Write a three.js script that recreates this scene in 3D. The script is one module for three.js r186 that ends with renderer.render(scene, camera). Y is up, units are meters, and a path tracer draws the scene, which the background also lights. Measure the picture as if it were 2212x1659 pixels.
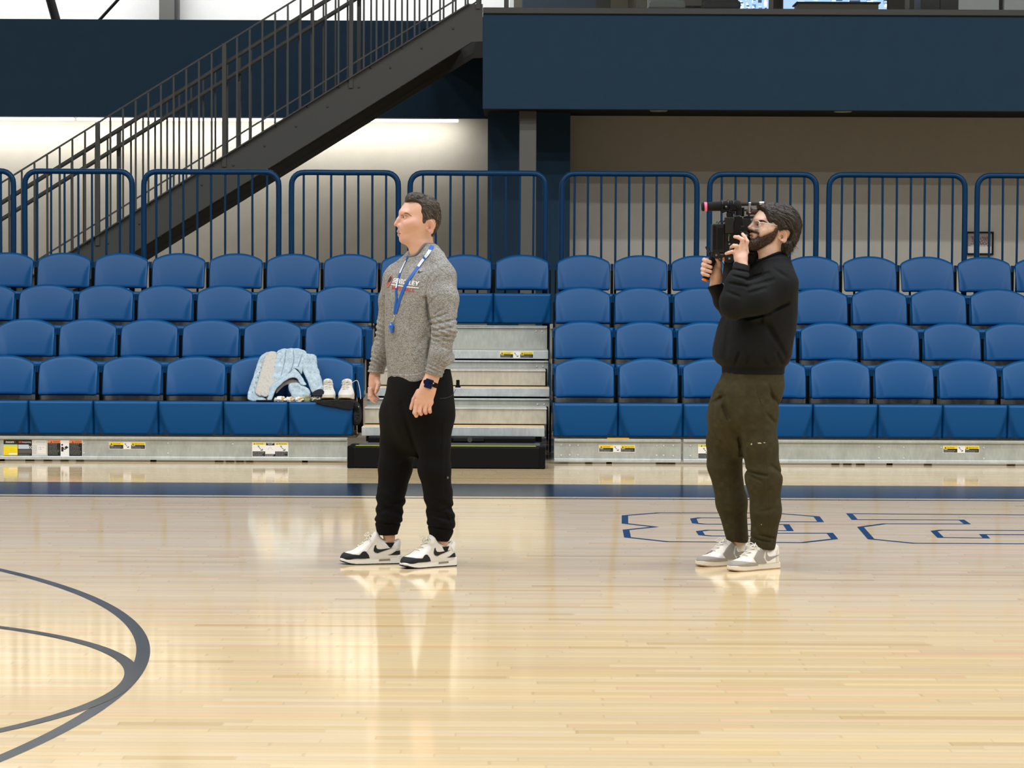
import * as THREE from 'three';
import { RoundedBoxGeometry } from 'three/addons/geometries/RoundedBoxGeometry.js';
import { mergeGeometries, mergeVertices } from 'three/addons/utils/BufferGeometryUtils.js';
import { TessellateModifier } from 'three/addons/modifiers/TessellateModifier.js';
import { RectAreaLightUniformsLib } from 'three/addons/lights/RectAreaLightUniformsLib.js';
import { FontLoader } from 'three/addons/loaders/FontLoader.js';

// ---------------------------------------------------------------- camera, light, exposure
const scene = new THREE.Scene();
const camera = new THREE.PerspectiveCamera(16.245, 2212 / 1659, 0.1, 200);
camera.position.set(0, 1.378, 0);
camera.rotation.order = 'YXZ';
camera.rotation.set(-0.04119, 0, 0.00471);
const renderer = new THREE.WebGLRenderer({ antialias: true });
renderer.toneMapping = THREE.LinearToneMapping;
renderer.toneMappingExposure = 1.2;
renderer.shadowMap.enabled = true;
scene.background = new THREE.Color(0x0b0c0e);
RectAreaLightUniformsLib.init();
const CEILING = 9.9, LAMP_LIGHT = new THREE.Color(0.97, 0.98, 1.0), WARM_LIGHT = new THREE.Color(1.0, 0.95, 0.87), HIGH_BAY = 134, WALL_STRIP = 37;

// ---------------------------------------------------------------- helpers
let seed = 7;
const rnd = () => { seed = (seed * 1664525 + 1013904223) >>> 0; return seed / 4294967296; };
const lerp = (a, b, t) => a + (b - a) * t, clamp = (x, a = 0, b = 1) => Math.min(b, Math.max(a, x));
const smooth = (a, b, x) => { const t = clamp((x - a) / (b - a)); return t * t * (3 - 2 * t); };
const taken = new Map();
const numbered = (name) => { const n = taken.get(name) ?? 0; taken.set(name, n + 1); return n ? name + '_' + String(n).padStart(3, '0') : name; };
function shade(o) { o.traverse((m) => { if (m.isMesh) { m.castShadow = true; m.receiveShadow = true; } }); return o; }
function thing(name, label, category, [x, y, z] = [0, 0, 0], group) {
  const o = new THREE.Group(); o.name = numbered(name); o.position.set(x, y, z);
  o.userData = { label, category }; if (group) o.userData.group = group;
  scene.add(o); return o;
}
function part(name, geometry, material, parent, label) {
  const m = new THREE.Mesh(geometry, material); m.name = name; m.castShadow = m.receiveShadow = true;
  if (label) m.userData.label = label;
  parent.add(m); return m;
}
function solo(name, label, category, geometry, material, group) {
  const m = part(numbered(name), geometry, material, scene); m.userData = { label, category }; if (group) m.userData.group = group; return m;
}
function struct(name, label, geometry, material) {
  const m = part(name, geometry, material, scene); m.userData = { label, category: name.split('_')[0], kind: 'structure' }; return m;
}
// boxes given by their extents
function span(x0, x1, y0, y1, z0, z1, r = 0) {
  const w = x1 - x0, h = y1 - y0, d = z1 - z0;
  const g = r > 0 ? new RoundedBoxGeometry(w, h, d, 2, Math.min(r, w / 2.01, h / 2.01, d / 2.01)) : new THREE.BoxGeometry(w, h, d);
  return g.translate((x0 + x1) / 2, (y0 + y1) / 2, (z0 + z1) / 2);
}
const join = (list) => mergeGeometries(list.map((g) => { const n = g.index ? g.toNonIndexed() : g; for (const k of Object.keys(n.attributes)) if (!['position', 'normal', 'uv'].includes(k)) n.deleteAttribute(k); return n; }), false);
const V = (x, y, z) => new THREE.Vector3(x, y, z);
function rod(a, b, r, seg = 8, r2 = r) {
  const p = V(...a), q = V(...b), d = q.clone().sub(p), L = d.length();
  const g = new THREE.CylinderGeometry(r2, r, L, seg).translate(0, L / 2, 0);
  g.applyQuaternion(new THREE.Quaternion().setFromUnitVectors(V(0, 1, 0), d.normalize()));
  return g.translate(p.x, p.y, p.z);
}
function bar(a, b, w, h) {   // rectangular bar from a to b, w across (z), h in the plane
  const p = V(...a), q = V(...b), d = q.clone().sub(p), L = d.length();
  const g = new THREE.BoxGeometry(L, h, w);
  g.applyMatrix4(new THREE.Matrix4().makeRotationZ(Math.atan2(d.y, d.x)));
  return g.translate((p.x + q.x) / 2, (p.y + q.y) / 2, (p.z + q.z) / 2);
}
const tube = (pts, r, seg = 40, rs = 8, closed = false) => new THREE.TubeGeometry(new THREE.CatmullRomCurve3(pts.map((p) => V(...p)), closed, 'centripetal'), seg, r, rs, closed);
const std = (color, roughness = 0.6, metalness = 0, extra = {}) => new THREE.MeshStandardMaterial({ color, roughness, metalness, ...extra });
const phys = (color, roughness, extra = {}) => new THREE.MeshPhysicalMaterial({ color, roughness, ...extra });

// value noise for textures and folds
const hash = (x, y, z) => { let h = Math.imul(x | 0, 374761393) ^ Math.imul(y | 0, 668265263) ^ Math.imul(z | 0, 2147483647 - 1013904223); h = Math.imul(h ^ (h >>> 13), 1274126177); return ((h ^ (h >>> 16)) >>> 0) / 4294967296; };
function noise(x, y, z = 0) {
  const xi = Math.floor(x), yi = Math.floor(y), zi = Math.floor(z), f = (t) => t * t * (3 - 2 * t), u = f(x - xi), v = f(y - yi), w = f(z - zi);
  const L = (a, b, t) => a + (b - a) * t;
  return L(L(L(hash(xi, yi, zi), hash(xi + 1, yi, zi), u), L(hash(xi, yi + 1, zi), hash(xi + 1, yi + 1, zi), u), v),
    L(L(hash(xi, yi, zi + 1), hash(xi + 1, yi, zi + 1), u), L(hash(xi, yi + 1, zi + 1), hash(xi + 1, yi + 1, zi + 1), u), v), w) * 2 - 1;
}
const fbm = (x, y, z = 0) => noise(x, y, z) * 0.55 + noise(x * 2.1 + 5, y * 2.1, z * 2.1) * 0.3 + noise(x * 4.3, y * 4.3 + 9, z * 4.3) * 0.15;
function texture(w, h, fn, srgb = true) {
  const data = new Uint8Array(w * h * 4);
  for (let y = 0, i = 0; y < h; y++) for (let x = 0; x < w; x++, i += 4) {
    const c = fn(x, y); data[i] = clamp(c[0], 0, 255); data[i + 1] = clamp(c[1], 0, 255); data[i + 2] = clamp(c[2], 0, 255); data[i + 3] = 255;
  }
  const t = new THREE.DataTexture(data, w, h); t.magFilter = THREE.LinearFilter; t.minFilter = THREE.LinearMipmapLinearFilter; t.generateMipmaps = true;
  t.wrapS = t.wrapT = THREE.RepeatWrapping; if (srgb) t.colorSpace = THREE.SRGBColorSpace; t.needsUpdate = true; return t;
}
function canvasTexture(w, h, draw) {
  const c = document.createElement('canvas'); c.width = w; c.height = h; draw(c.getContext('2d'), w, h);
  const t = new THREE.CanvasTexture(c); t.colorSpace = THREE.SRGBColorSpace; return t;
}
// uv in metres from the dominant plane
function metric(g, s = 1) {
  const q = g.index ? g.toNonIndexed() : g, p = q.attributes.position, n = q.attributes.normal, uv = new Float32Array(p.count * 2);
  for (let i = 0; i < p.count; i++) {
    const ax = Math.abs(n.getX(i)), ay = Math.abs(n.getY(i)), az = Math.abs(n.getZ(i));
    const [u, v] = ay >= ax && ay >= az ? [p.getX(i), p.getZ(i)] : ax > az ? [p.getZ(i), p.getY(i)] : [p.getX(i), p.getY(i)];
    uv[i * 2] = u * s; uv[i * 2 + 1] = v * s;
  }
  q.setAttribute('uv', new THREE.BufferAttribute(uv, 2)); return q;
}

// ---------------------------------------------------------------- materials
const grainTex = texture(256, 256, (x, y) => { const v = 240 + 4 * fbm(x / 30, y / 30) + 7 * (hash(x, y, 3) - 0.5); return [v, v, v]; });
const galvTex = texture(512, 512, (x, y) => { const v = 224 + 16 * fbm(x / 40, y / 40) + 12 * fbm(x / 7, y / 23) + 6 * (hash(x, y, 1) - 0.5); return [v, v + 1, v - 3]; });
const plyTex = texture(512, 256, (x, y) => { const v = 220 + 22 * fbm(x / 60, y / 5) + 10 * fbm(x / 14, y / 2); return [v, v * 0.87, v * 0.66]; });
const M = {
  seat: phys(0x0b4c80, 0.36, { specularIntensity: 0.5, bumpMap: texture(256, 256, (x, y) => { const v = 128 + 90 * (hash(x, y, 5) - 0.5) + 60 * fbm(x / 4, y / 4); return [v, v, v]; }, false), bumpScale: 0.0004 }),
  blueSteel: phys(0x033256, 0.35, { specularIntensity: 0.4 }), blueDark: phys(0x08406f, 0.4, { specularIntensity: 0.4 }),
  black: phys(0x08080a, 0.55, { specularIntensity: 0.35 }), blackSteel: std(0x101113, 0.45, 0.2), rubber: phys(0x060607, 0.8, { specularIntensity: 0.35 }),
  galv: std(0xc6cac6, 0.48, 0.25, { map: galvTex }), alu: std(0xe2e9ee, 0.36, 0.35, { map: galvTex }), tan: std(0xcdc9bd, 0.6, 0.1, { map: galvTex }),
  ply: std(0xffffff, 0.5, 0, { map: plyTex }),
  navy: phys(0x284157, 0.8, { map: grainTex, specularIntensity: 0.35 }),
  wall: std(0xbdbab1, 0.85, 0, { map: grainTex }), white: std(0xeeeeea, 0.8, 0, { map: grainTex }), shell: std(0x8b8b8c, 0.9), roof: std(0x4a4b4d, 0.9),
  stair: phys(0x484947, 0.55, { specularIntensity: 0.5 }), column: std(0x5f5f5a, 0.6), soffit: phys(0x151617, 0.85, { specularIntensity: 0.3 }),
  glow: std(0xffffff, 0.5, 0, { emissive: 0xfffaf0, emissiveIntensity: 2.2 }),
  bayGlow: std(0xffffff, 0.5, 0, { emissive: 0xfff6e8, emissiveIntensity: 3 }),
};

// ---------------------------------------------------------------- the hall: floor, walls, ceiling
const BOARD = 0.0572, FX = 10, FZ = 15, TW = 2048, TH = 2048;
const boards = [];
for (let r = 0; r < 264; r++) {
  const row = []; let x = -rnd() * 0.9;
  while (x < FX) { const L = 0.28 + rnd() * 0.95; row.push([x, x + L, rnd(), rnd(), rnd()]); x += L; }
  boards.push(row);
}
const floorTex = texture(TW, TH, (px, py) => {
  const x = px / TW * FX, z = py / TH * FZ, r = Math.min(263, Math.floor(z / BOARD)), f = z / BOARD - r, row = boards[r];
  let k = 0; while (k < row.length - 1 && row[k][1] < x) k++;
  const [a, b, t, u, w] = row[k];
  const grain = fbm(x * 2.2 + t * 40, z * 150 + u * 30) * 3.5 + fbm(x * 11 + u * 20, z * 330) * 2.5;
  let R = 223, G = 200, B = 158;
  const d = (t - 0.5) * 11 + (u > 0.95 ? -17 * w : 0); R += d; G += d * 1.08; B += d * 1.2;
  R += (w - 0.5) * 5; B -= (w - 0.5) * 10;
  const pink = u < 0.1 ? 1 : 0; R += pink * 2; G -= pink * 7; B -= pink * 5;
  R += grain; G += grain * 1.1; B += grain * 1.2;
  const seam = f < 0.13 ? 1 : 0, butt = (x - a < 0.006 && a > 0) ? 1 : 0, m = Math.max(seam * 0.5, butt * 0.8);
  R -= m * 13; G -= m * 15; B -= m * 15;
  return [R, G, B];
});
const floorBump = texture(1024, 2048, (px, py) => {
  const x = px / 1024 * FX, z = py / 2048 * FZ, r = Math.min(263, Math.floor(z / BOARD)), f = z / BOARD - r, v = 128 + (boards[r][0][2] - 0.5) * 70 * (f - 0.5) * 2 + fbm(x * 1.3, z * 9) * 40 + (f < 0.1 ? -30 : 0);
  return [v, v, v];
}, false);
for (const t of [floorTex, floorBump]) { t.wrapS = t.wrapT = THREE.MirroredRepeatWrapping; t.repeat.set(1 / FX, 1 / FZ); t.offset.set(0.5, 21 / FZ); }
M.floor = phys(0xffffff, 0.085, { map: floorTex, bumpMap: floorBump, bumpScale: 0.00016, specularIntensity: 0.66 });
const paintTex = texture(512, 512, (x, y) => { const v = 226 + 22 * fbm(x / 60, y / 3) + 10 * (hash(x, y, 8) - 0.5); return [v, v, v]; });
M.courtNavy = phys(0x122b45, 0.16, { map: paintTex, ior: 1.5 });
M.courtBlue = phys(0x0b3661, 0.2, { map: paintTex, specularIntensity: 0.6 });
M.courtLine = phys(0x0c1a28, 0.22, { map: paintTex, specularIntensity: 0.4 });
M.courtBlack = phys(0x121518, 0.22, { map: paintTex, specularIntensity: 0.4 });

const floor = struct('floor', 'pale varnished maple strip gymnasium floor', metric(span(-14, 22, -0.25, 0, -31.5, 4.5)), M.floor);
struct('ceiling', 'high dark grey gymnasium ceiling', span(-14, 22, 10.4, 10.6, -31.5, 4.5), M.roof);
struct('wall_left', 'grey end wall of the gymnasium', span(-14.2, -14, 0, 10.4, -31.5, 4.5), M.shell);
struct('wall_right', 'grey end wall of the gymnasium', span(22, 22.2, 0, 10.4, -31.5, 4.5), M.shell);
struct('wall_near', 'grey wall behind the near sideline', span(-14, 22, 0, 10.4, 4.5, 4.7), M.shell);
struct('wall_far', 'white upper wall behind the gallery', metric(span(-14, 22, 0, 10.4, -31.7, -31.5)), M.white);

// paint on the floor: three-point line, free-throw circle, sideline band, outlined lettering
function flatStrip(pts, w, y, closed = false) {
  const n = pts.length, pos = [], idx = [], uv = [];
  for (let i = 0; i < n; i++) {
    const p = pts[i], a = closed ? pts[(i + n - 1) % n] : pts[Math.max(0, i - 1)], b = closed ? pts[(i + 1) % n] : pts[Math.min(n - 1, i + 1)];
    let d1 = [p[0] - a[0], p[1] - a[1]], d2 = [b[0] - p[0], b[1] - p[1]];
    const l1 = Math.hypot(...d1), l2 = Math.hypot(...d2);
    if (l1 < 1e-9) d1 = d2.map((c) => c / l2); else d1 = d1.map((c) => c / l1);
    if (l2 < 1e-9) d2 = d1; else d2 = d2.map((c) => c / l2);
    let m = [-(d1[1] + d2[1]), d1[0] + d2[0]]; const lm = Math.hypot(...m) || 1; m = m.map((c) => c / lm);
    const k = Math.min(3, 1 / Math.max(0.2, m[0] * -d1[1] + m[1] * d1[0])) * w / 2;
    pos.push(p[0] + m[0] * k, y, p[1] + m[1] * k, p[0] - m[0] * k, y, p[1] - m[1] * k);
    uv.push(p[0] + m[0] * k, p[1] + m[1] * k, p[0] - m[0] * k, p[1] - m[1] * k);
  }
  for (let i = 0; i < (closed ? n : n - 1); i++) { const j = (i + 1) % n; idx.push(i * 2, j * 2, i * 2 + 1, j * 2, j * 2 + 1, i * 2 + 1); }
  const g = new THREE.BufferGeometry(); g.setAttribute('position', new THREE.Float32BufferAttribute(pos, 3)); g.setAttribute('uv', new THREE.Float32BufferAttribute(uv, 2)); g.setIndex(idx);
  g.computeVertexNormals(); const nn = g.attributes.normal; for (let i = 0; i < nn.count; i++) nn.setXYZ(i, 0, 1, 0); return g;
}
const arc = (cx, cz, r, a0, a1, n) => Array.from({ length: n + 1 }, (_, i) => { const a = lerp(a0, a1, i / n); return [cx + r * Math.cos(a), cz + r * Math.sin(a)]; });
const BASKET = [-7.277, -8.931];
part('three_point_line', flatStrip(arc(...BASKET, 5.995, -1.5, 1.35, 160), 0.05, 0.0008), M.courtLine, floor, 'navy three-point arc');
part('free_throw_circle', flatStrip(arc(BASKET[0] + 4.19, BASKET[1], 1.805, -Math.PI, Math.PI, 140), 0.05, 0.0014), M.courtBlack, floor, 'black free-throw circle line');
part('sideline_band', flatStrip([[-9, -17.05], [17, -17.05]], 0.98, 0.0008), M.courtNavy, floor, 'navy sideline border band');
part('sideline', flatStrip([[-9, -16.42], [17, -16.42]], 0.05, 0.0008), M.courtNavy, floor, 'thin navy sideline');
const letters = [
  [[0.647, -15.291], [0.852, -15.48], [1.5, -15.493], [1.547, -15.468], [1.739, -15.288], [1.725, -14.958], [1.377, -14.953], [1.366, -15.168], [1.065, -15.172], [1.025, -15.117], [1.018, -14.845], [1.068, -14.79], [1.515, -14.788], [1.501, -14.43], [1.057, -14.438], [1.007, -14.376], [1.006, -14.17], [1.051, -14.12], [1.312, -14.116], [1.356, -14.286], [1.699, -14.303], [1.687, -13.991], [1.496, -13.793], [0.805, -13.804], [0.608, -14.025], [0.617, -14.435], [0.782, -14.614], [0.627, -14.806]],
  [[3.005, -15.45], [1.95, -15.48], [1.933, -15.106], [2.536, -15.114], [2.528, -14.871], [2.066, -14.859], [1.908, -14.661], [1.877, -13.994], [2.069, -13.784], [2.819, -13.78], [3.005, -14.0], [3.0, -14.27], [2.508, -14.271], [2.493, -14.074], [2.256, -14.093], [2.277, -14.45], [2.322, -14.506], [2.82, -14.505], [3.0, -14.7], [3.03, -15.2]],
];
letters.forEach((l) => part('court_letter', flatStrip(l, 0.036, 0.0008, true), M.courtBlue, floor, 'outlined blue block letter'));

// ---------------------------------------------------------------- gallery, balcony, lower walls
const lowWall = struct('wall_gallery', 'beige wall washed by the strip lights under the gallery', metric(span(-14, -0.25, 0, 3.3, -29, -28.8)), M.wall);
struct('trim_1', 'dark navy gallery parapet behind the staircase', metric(span(-14, -0.25, 3.0, 4.017, -28.45, -28.35)), M.navy);
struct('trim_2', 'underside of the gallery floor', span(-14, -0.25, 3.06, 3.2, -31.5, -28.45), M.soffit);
struct('wall_pier', 'dark navy pier under the balcony', metric(span(-0.25, 0.563, 0, 3.1, -29, -26.6)), M.navy);
struct('wall_under_balcony', 'grey beige wall in the shade under the balcony', metric(span(0.563, 22, 0, 3.1, -27.3, -27.1)), M.wall);
struct('trim_3', 'navy balcony fascia', metric(span(-0.29, 22, 2.93, 3.822, -25.62, -25.5)), M.navy);
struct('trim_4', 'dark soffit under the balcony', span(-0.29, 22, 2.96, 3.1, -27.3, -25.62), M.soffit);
struct('trim_5', 'grey steel kerb along the balcony edge', span(-0.29, 22, 3.822, 3.879, -25.7, -25.47, 0.008), M.stair);
struct('trim_8', 'unseen dark landing slab added to shade the parapet behind the staircase', span(-0.9, -0.25, 3.62, 3.8, -28.35, -26.86), M.soffit);  // added slab, hidden behind the stringer, to keep lamp light off the parapet
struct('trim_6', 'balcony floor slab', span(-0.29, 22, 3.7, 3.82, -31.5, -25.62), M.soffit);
const col = thing('steel_column', 'grey steel column standing under the balcony edge', 'column', [0.14, 0, -25.85]);
part('shaft', span(-0.082, 0.082, 0, 2.93, -0.1, 0.1, 0.012), M.column, col); part('base_plate', span(-0.16, 0.16, 0, 0.025, -0.18, 0.18), M.column, col);
const col2 = thing('gallery_column', 'grey steel column against the white gallery wall', 'column', [-4.0, 3.2, -31.38]);
part('shaft', span(-0.105, 0.075, 0, 7.2, -0.1, 0.1, 0.01), M.column, col2); part('web', span(0.075, 0.112, 0, 7.2, -0.1, 0.08), M.stair, col2);
for (const [x0, x1, r, l] of [[-5.31, -5.02, 0.052, 'thick black diagonal wall brace near the left edge'], [-4.53, -5.1, 0.018, 'thin black diagonal rod brace beside the grey gallery column']]) {
  const zb = x0 < -5 ? -31.05 : -30.8, a = V(x0, 4.445, zb), b = V(x0 < -5 ? -5.25 : -4.725, 4.232, zb), d = b.clone().sub(a), q = a.clone().addScaledVector(d, -12), e = b.clone().addScaledVector(d, 4.2);
  const t = thing('brace', l, 'brace'); part('brace_rod', rod(q.toArray(), e.toArray(), r, 12), M.black, t); part('end_plate', span(e.x - 0.08, e.x + 0.08, e.y - 0.1, e.y + 0.02, zb - 0.03, zb + 0.03), M.black, t);
}
// fill lamps added out of view to brighten the white gallery wall
for (const x of [-9.5, -5.5, -1.5]) {
  const t = thing('added_gallery_fill_lamp', 'unseen linear fill lamp added to brighten the white gallery wall', 'light', [x, 6.6, -30.2], 'added gallery fill lamps');
  part('housing', span(-1.5, 1.5, 0, 0.06, -0.05, 0.05), M.white, t); part('lens', span(-1.48, 1.48, -0.01, 0, -0.04, 0.04), M.bayGlow, t); part('stem', span(-0.02, 0.02, 0.06, 3.8, -0.02, 0.02), M.white, t);
  const lamp = new THREE.RectAreaLight(LAMP_LIGHT, 150, 2.9, 0.1); lamp.position.set(0, -0.03, 0); lamp.rotation.set(-Math.PI / 2 + 0.55, 0, 0); t.add(lamp);
}
// recessed downlights in the balcony soffit
for (const [x, l] of [[1.405, 'unlit round recessed downlight in the balcony soffit above the wide rail'], [3.185, 'recessed downlight in the balcony soffit above the camera operator']]) {
  const t = thing('downlight', l, 'light', [x, 2.958, -26.1]);
  part('trim_ring', new THREE.TorusGeometry(0.075, 0.012, 8, 28).rotateX(Math.PI / 2), std(0x8a8a84, 0.4, 0.4), t); part('lens', new THREE.CylinderGeometry(0.07, 0.07, 0.008, 24), x > 2 ? std(0xd8c9a0, 0.4, 0, { emissive: 0xffe2b0, emissiveIntensity: 0.25 }) : std(0x4a4a46, 0.5), t);
}
// linear wall lights under the gallery parapet
[[-7.0, -4.64, 'leftmost'], [-4.61, -2.42, 'middle'], [-2.39, -0.58, 'rightmost']].forEach(([x0, x1, w]) => {
  const t = thing('strip_light', w + ' glowing linear light tucked under the navy gallery parapet', 'light', [(x0 + x1) / 2, 2.985, -28.53]);
  const L = x1 - x0; part('lens', span(-L / 2, L / 2, -0.016, 0.014, -0.02, 0.025, 0.006), M.glow, t); part('housing', span(-L / 2, L / 2, 0.014, 0.075, -0.03, 0.03), M.soffit, t);
  const lamp = new THREE.RectAreaLight(WARM_LIGHT, WALL_STRIP, L, 0.05); lamp.position.set(0, -0.022, -0.01); lamp.rotation.set(-Math.PI / 2 + 0.5, 0, 0); t.add(lamp);
});
// high-bay lamps, in rows along the hall
for (const z of [-4.2, -8.3, -12.3, -16.3]) for (let k = 0; k < 7; k++) {
  const t = thing('high_bay_lamp', 'rectangular high-bay lamp hanging from the gymnasium ceiling', 'light', [-11 + k * 4.6, CEILING, z], 'high-bay lamps');
  part('housing', span(-0.62, 0.62, 0.012, 0.08, -0.17, 0.17), M.white, t); part('lens', span(-0.6, 0.6, 0.004, 0.012, -0.15, 0.15), M.bayGlow, t);
  const lamp = new THREE.RectAreaLight(LAMP_LIGHT, HIGH_BAY, 1.2, 0.3); lamp.rotation.x = -Math.PI / 2; t.add(lamp);
}
// framed team photograph on the wall under the balcony
{
  const t = thing('framed_photograph', 'small framed team photograph in a black frame low on the wall', 'picture', [4.695, 1.70, -27.1]);
  part('frame', join([span(-0.138, 0.138, 0.1, 0.117, 0, 0.03), span(-0.138, 0.138, -0.117, -0.1, 0, 0.03), span(-0.138, -0.122, -0.1, 0.1, 0, 0.03), span(0.122, 0.138, -0.1, 0.1, 0, 0.03)]), M.black, t);
  const tex = canvasTexture(128, 96, (c) => {
    c.fillStyle = '#cfcbc8'; c.fillRect(0, 0, 128, 96); c.fillStyle = '#8d8783'; c.fillRect(2, 3, 124, 60);
    for (let i = 0; i < 90; i++) { c.fillStyle = ['#6b4a48', '#8d6a5c', '#5a5552', '#a5978c', '#4d3c3a', '#7d4f55'][i % 6]; c.fillRect(18 + (i * 37 % 92), 14 + (i * 23 % 40), 5, 8 + i % 6); }
    c.fillStyle = '#c9c3bd'; for (let i = 0; i < 12; i++) c.fillRect(20 + i * 8, 55, 4, 8);
  });
  part('print', new THREE.BoxGeometry(0.246, 0.2, 0.006).translate(0, 0, 0.01), std(0xffffff, 0.5, 0, { map: tex }), t);
}

// ---------------------------------------------------------------- balcony glass rail and the lounge behind it
const glassRail = thing('glass_balustrade', 'clear glass balustrade with grey posts above the balcony fascia', 'railing', [0, 3.879, -25.58]);
[-0.07, 1.184, 2.433, 3.72, 5.0, 6.28].forEach((x, i, all) => {
  part('post', span(x - 0.022, x + 0.022, 0, 1.05, -0.02, 0.02), M.stair, glassRail);
  if (i < all.length - 1) part('glass_pane', span(x + 0.03, all[i + 1] - 0.03, 0.005, 1.0, -0.006, 0.006), phys(0xf2f6f5, 0.02, { transmission: 1, thickness: 0, ior: 1.5 }), glassRail);
});
part('top_rail', span(-0.09, 6.3, 1.05, 1.09, -0.03, 0.03), M.stair, glassRail);
struct('wall_lounge', 'dark wall of the lounge behind the balcony glass', span(0.0, 7.5, 3.82, 6.6, -31.48, -31.3), std(0x5c544a, 0.8));
[[0.1, 0.95, 0x1c2c3e], [0.95, 1.12, 0x14130f], [1.12, 1.32, 0x4a3d2c]].forEach(([a, b, c], i) => solo(['navy_panel', 'dark_doorway_panel', 'timber_panel'][i], ['navy panel at the left of the lounge wall', 'black panel on the lounge wall next to the navy one', 'brown timber panel on the lounge wall beside the black one'][i], 'panel', span(a, b, 3.82, 6.2, -31.29, -31.25), std(c, 0.7)));
[[1.52, 1.78, 'round backed grey stool at the lounge counter'], [2.08, 2.4, 'dark upholstered chair behind the lounge glass']].forEach(([a, b, l], i) => {
  const t = thing('lounge_chair', l, 'chair', [(a + b) / 2, 3.82, -29.3]), m = std(i ? 0x26282b : 0x7c7f78, 0.7);
  part('backrest', new THREE.CylinderGeometry(0.2, 0.2, 0.42, 20, 1, false).scale(1, 1, 0.4).translate(0, 0.66, -0.1), m, t); part('seat', new RoundedBoxGeometry(0.4, 0.09, 0.4, 2, 0.03).translate(0, 0.45, 0.05), m, t);
  for (const [x, z] of [[-0.16, -0.1], [0.16, -0.1], [-0.16, 0.2], [0.16, 0.2]]) part('leg', rod([x, 0, z], [x, 0.42, z], 0.014), M.blackSteel, t);
});
[[1.8, 2.42, 'brown timber lounge counter beside the left screen'], [3.07, 3.94, 'brown timber lounge counter below the right screen']].forEach(([a, b, l], i) => {
  const t = thing('lounge_counter', l, 'counter', [(a + b) / 2, 3.82, -29.9 + i * 0.5]); const w = (b - a) / 2;
  part('front', span(-w, w, 0, 0.485, -0.2, 0.2, 0.01), std(0x5a4a3d, 0.6), t); part('worktop', span(-w - 0.02, w + 0.02, 0.485, 0.5, -0.23, 0.23, 0.004), M.black, t);
});
[[2.50, 2.91, 'narrow bright television screen on the lounge wall at the left'], [3.05, 4.22, 'wide bright television screen on the lounge wall at the right']].forEach(([a, b, l], i) => {
  const t = thing('television', l, 'television', [(a + b) / 2, 4.37, -30.6]), w = (b - a) / 2;
  const tex = canvasTexture(256, 128, (c) => { c.fillStyle = '#9db8dd'; c.fillRect(0, 0, 256, 128); for (let k = 0; k < 140; k++) { c.fillStyle = ['#ffffff', '#eef4ff', '#4f74a8', '#c9dcf6', '#27405f'][k % 5]; c.fillRect(k * 53 % 256, k * 31 % 128, 8 + k * 7 % 22, 5 + k % 9); } });
  part('screen', span(-w, w, 0, 0.62, 0, 0.012), std(0x111111, 0.3, 0, { emissive: 0xffffff, emissiveMap: tex, emissiveIntensity: 1.5 }), t); part('bezel', span(-w - 0.02, w + 0.02, -0.02, 0.64, -0.05, 0), M.black, t);
  part('wall_bracket', span(-0.1, 0.1, 0.2, 0.5, -0.68, -0.05), M.black, t);
});
{
  const t = thing('lounge_cabinet', 'black cabinet with a leaning metal rod beyond the balcony glass', 'cabinet', [4.53, 3.82, -29.0]);
  part('body', span(-0.2, 0.2, 0, 0.55, -0.25, 0.25, 0.01), M.black, t); part('worktop', span(-0.21, 0.21, 0.55, 0.57, -0.27, 0.27), M.stair, t); part('metal_rod', rod([-0.4, 0, 0.3], [-0.33, 0.9, 0.3], 0.012), M.alu, t);
  for (const x of [-0.1, 0.1]) part('door', span(x - 0.095, x + 0.095, 0.05, 0.52, 0.25, 0.262), M.blackSteel, t);
  solo('white_partition', 'bright white partition at the right of the lounge', 'partition', span(4.9, 5.4, 3.82, 6.0, -30.2, -30.1), M.white);
  solo('white_partition', 'second bright white partition by the right picture edge', 'partition', span(5.46, 7.4, 3.82, 6.0, -30.2, -30.1), M.white);
}

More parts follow.
